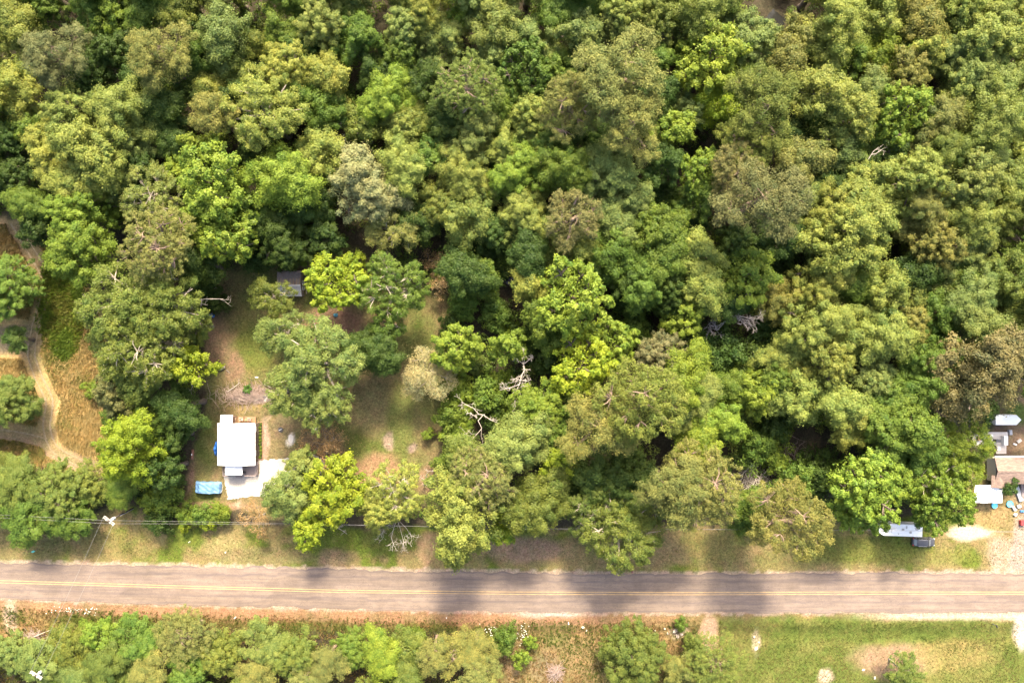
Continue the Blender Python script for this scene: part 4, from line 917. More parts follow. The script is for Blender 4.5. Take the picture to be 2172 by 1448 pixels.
for yw in (2.75, -2.0):
    fr = MB()
    for dy, dz, sy, sz in ((-.5, 0, .1, 1.3), (.5, 0, .1, 1.3), (0, .6, .898, .1), (0, -.6, .898, .1), (0, 0, .898, .05)): fr.box((wr + .05, yw + dy, 1.9 + dz), (.09, sy, sz))
    w_ = fr.build('window', WHITE, H); MB().box((wr + .018, yw, 1.9), (.03, .9, 1.1)).build('pane', GLASS, w_)

def part_empty(name, parent):
    o = bpy.data.objects.new(name, None); COL.objects.link(o); o.parent = parent; return o
def rails(parent, segs, z0, z1, mat, name='railing', step=1.1):
    mb = MB()
    for (xa, ya), (xb, yb) in segs:
        L = math.hypot(xb - xa, yb - ya); a = math.atan2(yb - ya, xb - xa)
        mb.box(((xa + xb) / 2, (ya + yb) / 2, z1), (L + .08, .10, .05), a); mb.box(((xa + xb) / 2, (ya + yb) / 2, (z0 + z1) / 2), (L - .02, .05, .06), a)
        n = max(1, int(L / step))
        for k in range(n + 1):
            t = k / n; mb.box((xa + (xb - xa) * t, ya + (yb - ya) * t, (z0 + z1) / 2 - .03), (.09, .09, z1 - z0 - .003))
    return mb.build(name, mat, parent)
# back deck with three chairs
bd = part_empty('back_deck', H)
plank_row(bd, 'plank', -.8, 2.9, 3.95, 5.2, .48, .04, .14, DECKW, 'x', .02, .004)
MB().box((1.05, 4.57, .3), (3.66, 1.21, .26)).build('deck_frame', DECKW, bd)
rails(bd, [((-.72, 5.14), (-.72, 4.0))], .5, 1.35, DECKW)
rails(bd, [((.62, 5.14), (.62, 4.3))], .5, 1.3, DECKW)
# front porch
fp = part_empty('front_porch', H)
plank_row(fp, 'plank', -3.4, 3.35, -6.6, -3.9, .46, .04, .15, DECKGREY, 'x', .02, .004)
MB().box((0, -5.25, .28), (6.7, 2.66, .28)).build('deck_frame', DECKGREY, fp)
rails(fp, [((1.0, -6.55), (3.25, -6.55)), ((3.25, -6.55), (3.25, -4.35)), ((-3.32, -6.5), (-3.32, -4.4)), ((-3.32, -6.55), (-2.2, -6.55))], .48, 1.4, DECKGREY)
gable_roof(-2.4, .98, -6.12, -4.2, 2.5, 2.85, .06, 'y', .4).build('porch_roof', WHITE_METAL, H)
pst = MB()
for x in (-2.3, .88): pst.box((x, -6.0, 1.46), (.1, .1, 1.96))
pst.build('porch_post', DECKGREY, H)
st = MB()
for k in range(2): st.box((-.6, -6.78 - .28 * k, .34 - .16 * k), (1.3, .28, .05 + .0), 0)
st.build('step', DECKGREY, H)
dr = MB(); dr.box((-.7, ws - .02, 1.5), (.95, .05, 2.0)); dd_ = dr.build('door', WHITE, H); MB().lathe([(.03, 0), (.03, .05)], (-.35, ws - .08, 1.45), 8).build('handle', DGREY, dd_)

def chair(px, py, z, rot, label):
    x, y = G(px, py, z + .5); t = thing('patio_chair', label, 'chair', (x, y, z), rot, 'pale patio chairs on the back deck'); mt = plain('pale_chair', (.62, .52, .42), .7, var=.1)
    MB().box((0, 0, .40), (.52, .50, .06)).build('seat', mt, t, bevel=.012)
    MB().box((0, .27, .70), (.50, .05, .56), 0, 0, -.2).build('backrest', mt, t, bevel=.012)
    for s_ in (-1, 1):
        MB().box((s_ * .28, 0, .60), (.06, .52, .04)).build('armrest', mt, t)
        for q in (-1, 1): MB().box((s_ * .24, q * .22, .18), (.05, .05, .37)).build('leg', mt, t)
    return t
chair(496.6, 889.5, .5, 1.4, 'pale patio chair nearest the white roof extension on the back deck')
chair(511.2, 889.3, .5, .25, 'pale patio chair in the middle of the back deck')
chair(528.6, 889.3, .5, -.2, 'pale patio chair at the right end of the back deck')
x, y = G(521, 890, .9); t = thing('side_table', 'small greenish side table between two pale patio chairs', 'table', (x, y, .5)); mt = plain('table_green', (.22, .22, .12), .7)
MB().box((0, 0, .42), (.44, .44, .04)).build('tabletop', mt, t)
for a in (-1, 1):
    for b in (-1, 1): MB().box((a * .18, b * .18, .2), (.04, .04, .395)).build('leg', mt, t)
x, y = G(518.5, 1001.5, 1.2); t = thing('barbecue_grill', 'small dark grill on the front porch right of its white roof', 'grill', (x, y, .48))
MB().lathe([(.05, .55), (.24, .62), (.32, .78), (.32, .82)], (0, 0, 0), 14).build('bowl', BLACK, t, True)
MB().lathe([(.33, .825), (.28, .96), (.12, 1.03), (.04, 1.05)], (0, 0, 0), 14).build('lid', BLACK, t, True)
for k in range(3):
    a = k * 2.09; MB().tube([(.12 * math.cos(a), .12 * math.sin(a), .62), (.34 * math.cos(a), .34 * math.sin(a), 0)], .016, 5).build('leg', DGREY, t)
# planter along the right wall
t = thing('planter_bed', 'narrow timber edged planting bed along the right wall of the brown house', 'planting bed', (hx, hy, 0))
MB().box((4.15, .25, .1), (.1, 7.5, .26)).box((3.68, 4.0, .1), (1.04, .1, .258)).box((3.68, -3.5, .1), (1.04, .1, .258)).build('edging', DECKW, t)
MB().box((3.66, .25, .06), (.88, 7.38, .16)).build('soil', plain('soil', (.05, .036, .026), .95, var=.4), t)
for k in range(11):
    rng = np.random.default_rng(k + 400); n = 60; d = unit(rng.normal(size=(n, 3)) + np.array([0, 0, .5])); d[:, 2] = abs(d[:, 2])
    pos = d * (.34 * rng.uniform(.3, 1, n) ** .5)[:, None]; v, f = spray_quads(pos, unit(d + rng.normal(size=d.shape) * .4), .26, .13, rng)
    me = mesh_np('plant', v, f, rnd=rng.uniform(.3, .8, n)); me.materials.append(LEAF)
    o = thing('garden_plant', '%s small green plant in the narrow bed, counting down from the back deck' % ['first', 'second', 'third', 'fourth', 'fifth', 'sixth', 'seventh', 'eighth', 'ninth', 'tenth', 'eleventh'][k], 'plant', (hx + 3.72 + R.uniform(-.12, .12), hy + 3.6 - k * .66, .16), 0, 'plants in the narrow bed')
    b = TONE['L' if k % 3 else 'M']; q = link('leaves', me, None, o); q.color = (*b, 1)
# blue tarp bundle at the left wall
def lumpy(name, rx, ry, rz, seed, mat, parent=None, amp=.25, n=14, flat=True):
    bm = bmesh.new(); bmesh.ops.create_icosphere(bm, subdivisions=3, radius=1)
    for v in bm.verts:
        k = 1 + amp * (math.sin(v.co.x * 5 + seed) * math.cos(v.co.y * 4.3 + seed * 2) + .6 * math.sin(v.co.z * 7 + v.co.y * 6 + seed))
        v.co = Vector((v.co.x * rx * k, v.co.y * ry * k, (max(v.co.z, -.05) if flat else v.co.z) * rz * k))
    me = bpy.data.meshes.new(name); bm.to_mesh(me); bm.free()
    return link(name, me, mat, parent)
BLUE = plain('blue_tarp', (.035, .17, .55), .5, var=.25, scale=4)
o = lumpy('blue_tarp', .30, 1.25, .9, 2, BLUE); o.location = (*G(456.5, 951, .5), 0); props(o, 'crumpled bright blue tarp bundle against the left wall of the house', 'tarp')
# --- the covered car: one draped sheet
TARP = plain('pale_blue_tarp', (.10, .20, .34), .6, var=.3, scale=1.4, stretch=(.5, 2, 1), dirt=(.17, .28, .40), bmp=.3)
def covered_car():
    nx, ny = 61, 33; L, W = 5.15, 2.35; v = []
    for i in range(nx):
        for j in range(ny):
            u = i / (nx - 1) * 2 - 1; w = j / (ny - 1) * 2 - 1
            x = u * L / 2; y = w * W / 2
            prof = .98 + .52 * (sstep_f((u + .80) / .3) - sstep_f((u - .28) / .34)) + .02 * math.sin(u * 9)
            e = min(1.0, (1 - abs(u)) / .09, (1 - abs(w)) / .14); e = sstep_f(e)
            z = .12 + (prof - .12) * e
            z += e * (.035 * math.sin(7 * u + 3 * w * w) * math.cos(5 * w + u * 4) + .03 * math.sin(13 * u + 9 * w)) - .10 * math.exp(-((u + .12) / .12) ** 2 - (w / .7) ** 2)
            x *= 1 - .02 * (1 - e) * 0 ; y += .05 * math.sin(u * 11) * (1 - e) + .10 * math.sin(u * 2.2) * (abs(w) > .9) - (.10 if w > 0 else 0) * u
            v.append((x, y, z))
    f = [(i * ny + j, (i + 1) * ny + j, (i + 1) * ny + j + 1, i * ny + j + 1) for i in range(nx - 1) for j in range(ny - 1)]
    return np.array(v), np.array(f)
def sstep_f(t): t = min(1, max(0, t)); return t * t * (3 - 2 * t)
v, f = covered_car(); x, y = G(440, 1034.5, .8)
t = thing('covered_car', 'car hidden under a pale blue tarp beside the gravel pad', 'covered car', (x, y, 0), -.04)
link('tarp', mesh_np('tarp', v, f, smooth=True), TARP, t)
tyre = MB().lathe([(.20, -.1), (.31, -.1), (.33, -.06), (.33, .06), (.31, .1), (.20, .1)], n=14).mesh('tyre', True); tyre.materials.append(BLACK)
for a in (-1, 1):
    for b in (-1, 1): q = link('tyre', tyre, None, t); q.location = (a * 1.55, b * .86, .31); q.rotation_euler = (math.pi / 2, 0, 0)
rp = MB(); rp.tube([(2.5, -.95, .5), (2.7, -.6, .2), (2.75, .3, .1), (2.6, .9, .3)], .02, 5); rp.build('tie_rope', WHITE, t)
# --- little things in the yard
x, y = G(409, 963); t = thing('log', 'short brown log with a white patch lying in the left yard grass', 'log', (x, y, .17), 1.5)
MB().tube([(-1.0, 0, 0), (-.5, .03, .02), (.4, -.02, 0), (1.0, .02, .02)], [.25, .28, .27, .22], 10).build('trunk', plain('red_log', (.22, .105, .065), .9, var=.4, scale=6), t, True)
MB().tube([(-.35, 0, .09), (0, .04, .1), (.3, .0, .09)], [.17, .215, .16], 8).build('white_patch', WHITE, t, True)
x, y = G(472, 781); t = thing('log', 'pale grey log stump beside a bare patch in the upper yard', 'log', (x, y, .2), .5)
MB().tube([(-.65, 0, 0), (0, .03, .02), (.6, 0, 0)], [.27, .29, .25], 10).build('trunk', DEADGREY, t, True)
x, y = G(484, 788); t = thing('log', 'thin dark branch lying on the bare patch beside the grey log', 'branch', (x, y, .06), -.7)
MB().tube([(-.5, 0, 0), (0, .05, .03), (.5, 0, 0)], [.05, .06, .04], 6).build('trunk', DEADGREY, t)
def barrel(px, py, label, c1, c2, r=.32, h=.9, name='barrel', cat='barrel'):
    x, y = G(px, py, h * .6); t = thing(name, label, cat, (x, y, 0))
    MB().lathe([(r * .93, 0), (r, .05), (r, h * .3), (r * 1.04, h * .33), (r, h * .36), (r, h * .64), (r * 1.04, h * .67), (r, h * .7), (r, h * .95), (r * .95, h)], n=18).build('body', c1, t)
    MB().lathe([(r * .80, h + .002), (r * .80, h + .03), (r * .2, h + .04)], n=18).build('lid', c2, t)
    return t
barrel(449, 669, 'blue and white barrel at the left edge of the yard', BLUE, WHITE, .42, .8)
barrel(455.5, 610, 'small white bucket at the dark upper left edge of the yard', WHITE, CONC, .2, .5, 'bucket', 'bucket')
o = lumpy('blue_cover', .42, .34, .6, 5, plain('teal_cover', (.06, .22, .30), .6)); o.location = (*G(711, 668, .3), 0); props(o, 'small teal blue cover at the foot of the bright yellow tree', 'cover')
x, y = G(595, 911); t = thing('fire_pit', 'dark round fire pit ring right of the house', 'fire pit', (x, y, 0))
stone = lumpy('stone', .15, .12, .12, 3, plain('sooty_stone', (.10, .09, .085), .9, var=.4), t); stone.location = (.42, 0, 0)
for k in range(1, 9): q = stone.copy(); COL.objects.link(q); q.location = (.42 * math.cos(k * .7), .42 * math.sin(k * .7), 0); q.rotation_euler = (0, 0, k * 1.3)
ash = MB().lathe([(.36, 0), (.33, .05), (.1, .07)], n=12).build('ash', BLACK, t)
MB().tube([(-.3, -.1, .1), (.25, .1, .14)], .05, 6).build('charred_log', WHITE, t)
for k, (px, py, rx, ry, lab) in enumerate(((617, 931, .62, .95, 'pale flat stone slab in the yard right of the fire pit'), (544, 800, .4, .2, 'small pale stone in the grass above the brush pile'))):
    pts = [(rx * math.cos(a * .52) * R.uniform(.8, 1.1), ry * math.sin(a * .52) * R.uniform(.8, 1.1)) for a in range(12)]
    o = MB().prism(pts, -.05, .05).build('stone_slab', CONC); o.location = (*G(px, py), 0); props(o, lab, 'stone slab')
# banana-like plant on the brush pile
def blade_plant(px, py, n, L, W, name, label, col, up=.5, seed=1):
    x, y = G(px, py, .6); t = thing(name, label, 'plant', (x, y, 0)); rr = random.Random(seed)
    MB().tube([(0, 0, -.1), (0, 0, .7)], [.09, .05], 7).build('stem', BARK, t)
    for k in range(n):
        a = k * 2.4; l = L * rr.uniform(.7, 1.15); m_ = []
        for i in range(7):
            q = i / 6; r_ = .05 + l * q; z = .65 + up * math.sin(q * 2.2) - .35 * q * q; w = W * math.sin(math.pi * (.08 + .9 * q)) * .5
            c_ = Vector((math.cos(a) * r_, math.sin(a) * r_, z)); s_ = Vector((-math.sin(a), math.cos(a), 0))
            m_.append((c_ - s_ * w, c_ + Vector((0, 0, -.05)), c_ + s_ * w))
        v = [p for r3 in m_ for p in r3]; f = []
        for i in range(6):
            for j in range(2): f.append((i * 3 + j, i * 3 + j + 1, i * 3 + 4 + j, i * 3 + 3 + j))
        o = MB().add(v, f).build('leaf', LEAF, t, True); o.color = (*col, 1)
    return t
blade_plant(526, 824, 14, 1.15, .34, 'broad_leaf_plant', 'dark green broad leaved plant growing on the brush pile', TONE['M'], .5, 3)
blade_plant(531, 806, 5, .9, .12, 'broad_leaf_plant', 'thin bladed green plant behind the brush pile', TONE['L'], .7, 4)
# --- the weathered shed
SHW = plain('weathered_board', (.28, .225, .19), .9, var=.35, scale=5, stretch=(1, 8, 1), dirt=(.12, .085, .07))
SHT = plain('tan_batten', (.50, .34, .2), .9, var=.2)
RUST = plain('rusty_sheet', (.19, .16, .15), .75, var=.35, scale=3, dirt=(.23, .12, .065))
GREYM = plain('grey_sheet', (.30, .305, .32), .55, var=.2, scale=3, stretch=(6, 1, 1))
x0, y0 = G(622, 604); T = thing('shed', 'weathered shed with patched board roof, partly hidden under a feathery tree', 'shed', (x0, y0, 0), .03)
sw = MB()
for a, d in (((0, 2.25, 1.05), (4.3, .08, 2.1)), ((0, -2.25, 1.05), (4.3, .08, 2.1)), ((-2.12, 0, 1.05), (.08, 4.4, 2.1)), ((2.12, 0, 1.05), (.08, 4.4, 2.1))): sw.box(a, d)
sw.build('wall', SHW, T)
def slope(t): return 2.15 + (.55 * (1 - abs(t - (-.35)) / (2.75 if t > -.35 else 2.05)))     # roof height over y
def roof_piece(xa, xb, ya, yb, dz, th, mat, name):
    return MB().add([(xa, ya, slope(ya) + dz), (xb, ya, slope(ya) + dz), (xb, yb, slope(yb) + dz), (xa, yb, slope(yb) + dz), (xa, ya, slope(ya) + dz - th), (xb, ya, slope(ya) + dz - th), (xb, yb, slope(yb) + dz - th), (xa, yb, slope(yb) + dz - th)],
                    [(0, 1, 2, 3), (7, 6, 5, 4), (0, 4, 5, 1), (1, 5, 6, 2), (2, 6, 7, 3), (3, 7, 4, 0)]).build(name, mat, T)
for k in range(6): roof_piece(-2.4 + k * .78, -2.4 + k * .78 + .755, .95, 2.55, .02 + R.uniform(0, .03), .04, RUST, 'roof_sheet')
for k in range(6): roof_piece(-2.4 + k * .78, -2.4 + k * .78 + .74, -.33, 1.1, -.04 + R.uniform(0, .02), .04, SHW if k % 2 else RUST, 'roof_board')
for k in range(8): roof_piece(-2.3 + k * .62, -2.3 + k * .62 + .07, -.3, 1.05, .06, .08, SHT, 'batten')
for k in range(6): roof_piece(-2.35 + k * .78, -2.35 + k * .78 + .755, -2.5, -.42, .02 + R.uniform(0, .02), .03, GREYM, 'roof_sheet')
MB().box((0, -.36, 2.76), (4.6, .16, .05)).build('ridge_board', WHITE, T)
for yy in (.15, -.85):
    fr = MB()
    for dy, dz, sy, sz in ((-.38, 0, .07, .9), (.38, 0, .07, .9), (0, .42, .688, .07), (0, -.42, .688, .07)): fr.box((2.24 + .22 * (dz + .45) * -.4 + .2, yy + dy, 1.3 + dz), (.06, sy, sz))
    w_ = fr.build('window', WHITE, T); MB().box((2.37, yy, 1.3), (.02, .68, .76)).build('pane', GLASS, w_)
for k, yy in enumerate((.8, 1.5, 2.1)): MB().box((2.55, yy, .25), (.5, .45, .4), R.uniform(-.2, .2)).build('crate', SHW if k != 1 else BLACK, T)
o = MB().tube([(0, -1.9, .1), (.03, 0, .2), (-.12, 1.9, .12)], .05, 6).build('pole', DEADWOOD); o.location = (*G(650, 603), 0); props(o, 'long pale pole lying along the right side of the shed', 'pole')
for k, (dx, dy, rz) in enumerate(((-1.6, 2.95, .3), (-1.1, 3.1, .5), (-.6, 3.0, .1), (-.2, 3.3, .6))):
    o = MB().box((0, 0, .06), (.7, .16, .05), rz).build('board', DEADWOOD); o.location = (x0 + dx, y0 + dy, 0); props(o, ['pale scrap board farthest left behind the shed', 'tilted pale scrap board behind the shed, second from left', 'level pale scrap board behind the shed, third from left', 'pale scrap board farthest right behind the shed'][k], 'board', 'scrap boards behind the shed')
# ------------------------------------------------------------------ poles and wires
POLEW = plain('pole_wood', (.06, .048, .040), .9, var=.3, scale=4, stretch=(6, 6, .6))
ARMW = plain('crossarm_wood', (.36, .32, .28), .85, var=.2, scale=5)
GREYT = plain('transformer_grey', (.42, .42, .42), .5, var=.08)
CER = plain('ceramic', (.38, .36, .33), .3, var=.05)
WIRE = plain('wire', (.22, .21, .20), .5, var=.05)
def utility_pole(base, top_px, h, arm_ang, label, arms=2, tx=True, conduit=False):
    x, y = G(*base); tx_, ty_ = G(*top_px, h); t = thing('utility_pole', label, 'utility pole', (x, y, 0), 0, 'utility poles by the road')
    d = Vector((tx_ - x, ty_ - y, h))
    MB().tube([(0, 0, -.5), d * .5, d], [.17, .145, .115], 10).build('pole', POLEW, t, True)
    c, s_ = math.cos(arm_ang), math.sin(arm_ang); tips = []
    for k in range(arms):
        o = Vector((-s_, c, 0)) * (.17 if k else -.17) * (1 if arms > 1 else 0); ctr = d + Vector((0, 0, -.35)) + o
        MB().box(ctr, (2.5, .14, .16), arm_ang).build('crossarm', ARMW, t)
        for q in (-1.15, -.45, .45, 1.15):
            p_ = ctr + Vector((c, s_, 0)) * q; MB().lathe([(.03, .08), (.03, .16), (.085, .18), (.06, .24), (.09, .26), (.045, .32)], p_, 10).build('insulator', CER, t)
            if k == 0: tips.append(Vector((x, y, 0)) + p_ + Vector((0, 0, .33)))
    if arms == 0:
        MB().lathe([(.04, 0), (.04, .12), (.10, .15), (.07, .22), (.10, .25), (.05, .34)], d, 10).build('insulator', CER, t); tips.append(Vector((x, y, 0)) + d + Vector((0, 0, .34)))
    if tx:
        p_ = d + Vector((.42 * math.cos(arm_ang + 1.2), .42 * math.sin(arm_ang + 1.2), -1.5))
        can = MB().lathe([(.25, 0), (.30, .03), (.30, .82), (.24, .93), (.08, .98)], p_, 16).build('transformer', GREYT, t, False)
        for q in (-.1, .1): MB().lathe([(.035, 0), (.05, .06), (.03, .12), (.045, .18), (.02, .26)], p_ + Vector((q, .05, .95)), 8).build('bushing', CER, can)
        MB().box(d * .88 + Vector((p_ - d) * .4) * Vector((1, 1, 0)).length * 0 + Vector((.15 * math.cos(arm_ang + 1.2), .15 * math.sin(arm_ang + 1.2), -.2)), (.3, .1, .1), arm_ang + 1.2).build('bracket', DGREY, t)
    if conduit: MB().tube([Vector((.20, -.1, 0)), d * .55 + Vector((.20, -.1, 0))], .05, 6).build('conduit', GREYT, t)
    return t, tips
pA, tA = utility_pole((281, 1077.5), (229, 1105), 8.6, math.radians(-38), 'dark leaning looking utility pole with a double crossarm at the left verge', 2, True, True)
pB, tB = utility_pole((104, 1402), (74, 1433), 8.8, math.radians(-32), 'utility pole with white transformer among the trees at bottom left', 2, True)
pC, tC = utility_pole((1112, 1092), (1115, 1121), 9.0, 0, 'slim utility pole with a single top insulator behind the middle of the verge', 0, True)
def wire(a, b, sag, label, group):
    a, b = Vector(a), Vector(b); pts = []
    for i in range(25):
        t_ = i / 24; p_ = a.lerp(b, t_); p_.z -= sag * 4 * t_ * (1 - t_); pts.append(p_)
    cu = MB().tube(pts, .016, 5).build('power_line', WIRE); props(cu, label, 'power line', group)
gw = 'power lines'
C0 = tC[0]
wire(tA[1], C0, .7, 'upper power line from the crossarm pole to the middle pole', gw)
wire(tA[2] + Vector((0, -.1, -.2)), C0 + Vector((0, -.12, -1.1)), .8, 'lower power line from the crossarm pole to the middle pole', gw)
wire(tA[1], GV(-700, 1062, 8.9), .7, 'upper power line running off the left edge', gw)
wire(tA[2] + Vector((0, -.1, -.2)), GV(-700, 1068, 8.2), .8, 'lower power line running off the left edge', gw)
wire(C0, GV(2300, 1128, 9.2), .5, 'upper power line from the middle pole off the right edge', gw)
wire(C0 + Vector((0, -.12, -1.1)), GV(2300, 1130, 8.2), .6, 'lower power line from the middle pole off the right edge', gw)
wire(tA[0], tB[0], .5, 'left of two power lines crossing the road at left', gw)
wire(tA[3], tB[3], .5, 'right of two power lines crossing the road at left', gw)

# ------------------------------------------------------------------ signs, posts and mailboxes
def post(px, py, h, w, mat, label, cat='marker post', head=None, name='marker_post', rot=0):
    x, y = G(px, py, h * .6); t = thing(name, label, cat, (x, y, 0), rot)
    MB().box((0, 0, h / 2 - .1), (w, w, h + .2)).build('post', mat, t)
    if head: MB().box((0, 0, h + head[2] / 2 + .003), head[:3]).build(head[3], head[4], t, bevel=.02)
    return t
TEAL = plain('teal_sign', (.12, .50, .40), .6, var=.1)
t = post(76, 1166, 1.5, .06, DGREY, 'small blank teal road sign on a post at the left verge', 'sign', None, 'road_sign', .5); MB().box((0, -.05, 1.75), (.62, .03, .5), 0, 0, -.7).build('sign_panel', TEAL, t)
post(1206, 1322, .8, .14, WHITE, 'short white marker post in the weeds south of the road centre')
post(498, 1310, .7, .12, WHITE, 'short white marker post on the brown verge below the road at left')
post(947, 1310, .5, .12, WHITE, 'tiny white marker post before the southern tree row')
post(401, 1149, .5, .1, WHITE, 'small white stake in the verge below the property hedge, left one')
post(478, 1171, .4, .14, WHITE, 'small white stake nearer the road below the hedge, right one')
REDD = plain('dark_red', (.13, .03, .03), .6)
def mailbox(px, py, mat, label, rot=0):
    x, y = G(px, py, 1.1); t = thing('mailbox', label, 'mailbox', (x, y, 0), rot)
    MB().box((0, 0, .5), (.1, .1, 1.1)).build('post', DGREY, t)
    prof = [(-.11, 0), (.11, 0), (.11, .14)] + [(.11 * math.cos(a * math.pi / 8), .14 + .11 * math.sin(a * math.pi / 8)) for a in range(1, 8)] + [(-.11, .14)]
    n = len(prof); mb = MB(); mb.add([(u, -.28, 1.06 + w) for u, w in prof] + [(u, .28, 1.06 + w) for u, w in prof], [tuple(reversed(range(n))), tuple(range(n, 2 * n))] + [(i, (i + 1) % n, n + (i + 1) % n, n + i) for i in range(n)])
    mb.build('box', mat, t); MB().box((.13, .1, 1.3), (.02, .04, .2)).build('flag', REDD, t)
mailbox(1340.5, 1212, REDD, 'dark red mailbox right at the upper road edge')
mailbox(2114, 1327, BLACK, 'black mailbox on the grass below the gravel shoulder at right', .4)
barrel(1118, 1116.5, 'pale blue white drum beside the middle utility pole', plain('pale_blue', (.45, .55, .62), .5), WHITE, .28, .6, 'drum', 'drum')
# --- stones in the verge
for k, (px, py, s_) in enumerate(((1237, 1330, .32), (1244, 1337, .2), (1410, 1333, .22), (1417, 1343, .26), (1432, 1338, .5), (1437, 1348, .42), (1446, 1345, .3), (1604, 1375, .4), (1600, 1350, .25), (1610, 1362, .2), (1832, 1420, .3), (1856, 1437, .3), (1390, 1337, .15))):
    o = lumpy('stone', s_, s_ * .7, s_ * .5, k, plain('pale_stone', (.50, .42, .35), .9, var=.2)); o.location = (*G(px, py), -.02); o.rotation_euler = (0, 0, k)
    props(o, ['pale stone beside the white marker post, larger', 'pale stone beside the white marker post, smaller', 'small pale stone on the dry grass south of the road', 'pale stone just below a smaller one in dry grass', 'largest pale stone of the heap by the southern path', 'second pale stone of the heap by the southern path', 'right hand stone of the heap by the southern path', 'large white stone on the left side of the lawn', 'topmost white stone on the left side of the lawn', 'small white stone between two on the left lawn', 'pale stone at the left rim of the bare lawn patch', 'pale stone at the lower rim of the bare lawn patch', 'tiny pale stone left of the stone heap'][k], 'stone', 'pale stones south of the road')
# ------------------------------------------------------------------ the neighbour's place at the right edge
m, nt, o = new_mat('brown_shingles')
p = nt.nodes.new('ShaderNodeBsdfPrincipled'); nt.links.new(p.outputs[0], o.inputs[0])
tc = nt.nodes.new('ShaderNodeTexCoord'); br = nt.nodes.new('ShaderNodeTexBrick'); nt.links.new(tc.outputs['Object'], br.inputs['Vector'])
br.inputs['Scale'].default_value = 1; br.inputs['Brick Width'].default_value = .5; br.inputs['Row Height'].default_value = .16; br.inputs['Mortar Size'].default_value = .008
br.inputs['Color1'].default_value = (.245, .170, .130, 1); br.inputs['Color2'].default_value = (.16, .112, .09, 1); br.inputs['Mortar'].default_value = (.07, .05, .045, 1)
c = mix_rgb(nt, 'MULTIPLY', 1.0, br.outputs['Color'], ramp(nt, noise(nt, 1.2, 5, .7, geo_pos(nt, (1, 4, 1))), [(.3, .75), (.7, 1.3)]))
nt.links.new(c, p.inputs['Base Color']); p.inputs['Roughness'].default_value = .95
SHING = m
nx0, nx1 = (2088 - 1086) * S, (2262 - 1086) * S; ny0, ny1 = -(1019.5 - 724) * S, -(964 - 724) * S
NH = thing('mobile_home', 'long house with brown shingle gable roof at the right edge', 'house', ((nx0 + nx1) / 2, (ny0 + ny1) / 2, 0)); L_ = nx1 - nx0; W_ = ny1 - ny0
w = MB()
for c_, d_ in (((0, W_ / 2 - .35, 1.6), (L_ - .6, .14, 2.6)), ((0, -W_ / 2 + .35, 1.6), (L_ - .6, .14, 2.6)), ((-L_ / 2 + .35, 0, 1.6), (.14, W_ - .845, 2.6)), ((L_ / 2 - .35, 0, 1.6), (.14, W_ - .845, 2.6))): w.box(c_, d_)
w.build('wall', plain('cream_siding', (.45, .40, .33), .8, var=.1), NH)
rf = gable_roof(-L_ / 2, L_ / 2, -W_ / 2, W_ / 2, 2.95, 3.85, .1, 'x').build('roof', SHING, NH)
MB().box((0, 0, 3.865), (L_, .3, .04)).build('ridge_cap', SHING, rf)
MB().box((0, W_ / 2 + .12, 2.93), (L_ - .2, .3, .09)).build('gutter', WHITE, NH)
gp = MB(); gx0 = (2118 - 1086) * S * .978 - (nx0 + nx1) / 2
gp.add([(gx0 - 1.3, -W_ / 2 - .75, 2.86), (gx0, -W_ / 2 - .75, 3.45), (gx0 + 1.3, -W_ / 2 - .75, 2.86), (gx0 - 1.3, -.9, 2.86 + .1), (gx0, -.9, 3.5), (gx0 + 1.3, -.9, 2.86 + .1)], [(0, 1, 4, 3), (1, 2, 5, 4), (0, 2, 1)])
gp.build('porch_gable', SHING, NH)
for k in range(3):
    fr = MB(); xx = -4 + k * 3.4
    for dx, dz, sx, sz in ((-.5, 0, .09, 1.2), (.5, 0, .09, 1.2), (0, .56, .908, .09), (0, -.56, .908, .09)): fr.box((xx + dx, -W_ / 2 + .25, 1.8 + dz), (sx, .07, sz))
    q = fr.build('window', WHITE, NH); MB().box((xx, -W_ / 2 + .272, 1.8), (.9, .02, 1.02)).build('pane', GLASS, q)
# carport
cx0, cy0 = G(2067, 1028, 2.6); cx1, cy1 = G(2127, 1066.5, 2.6); T = thing('carport', 'white ribbed metal carport roof in front of the brown shingle house', 'carport', ((cx0 + cx1) / 2, (cy0 + cy1) / 2, 0)); cw, cd = cx1 - cx0, cy0 - cy1
n = 14
for k in range(n):
    pw = cw / n; o = MB(); xa = -cw / 2 + k * pw + .004; xb = xa + pw - .008
    o.add([(xa, -cd / 2 + .06 * math.sin(k), 2.48), (xb, -cd / 2 + .06 * math.sin(k), 2.48), (xb, cd / 2, 2.72), (xa, cd / 2, 2.72)], [(0, 1, 2, 3)]); o.box((xa + .03, 0, 2.63), (.05, cd - .1, .05), 0, 0, math.atan2(.24, cd)); o.build('roof_panel', WHITE_METAL, T)
for a in (-1, 1):
    for b in (-1, 1): MB().box((a * (cw / 2 - .15), b * (cd / 2 - .2), 1.2), (.09, .09, 2.5 - .16 * (b < 0))).build('post', WHITE, T)
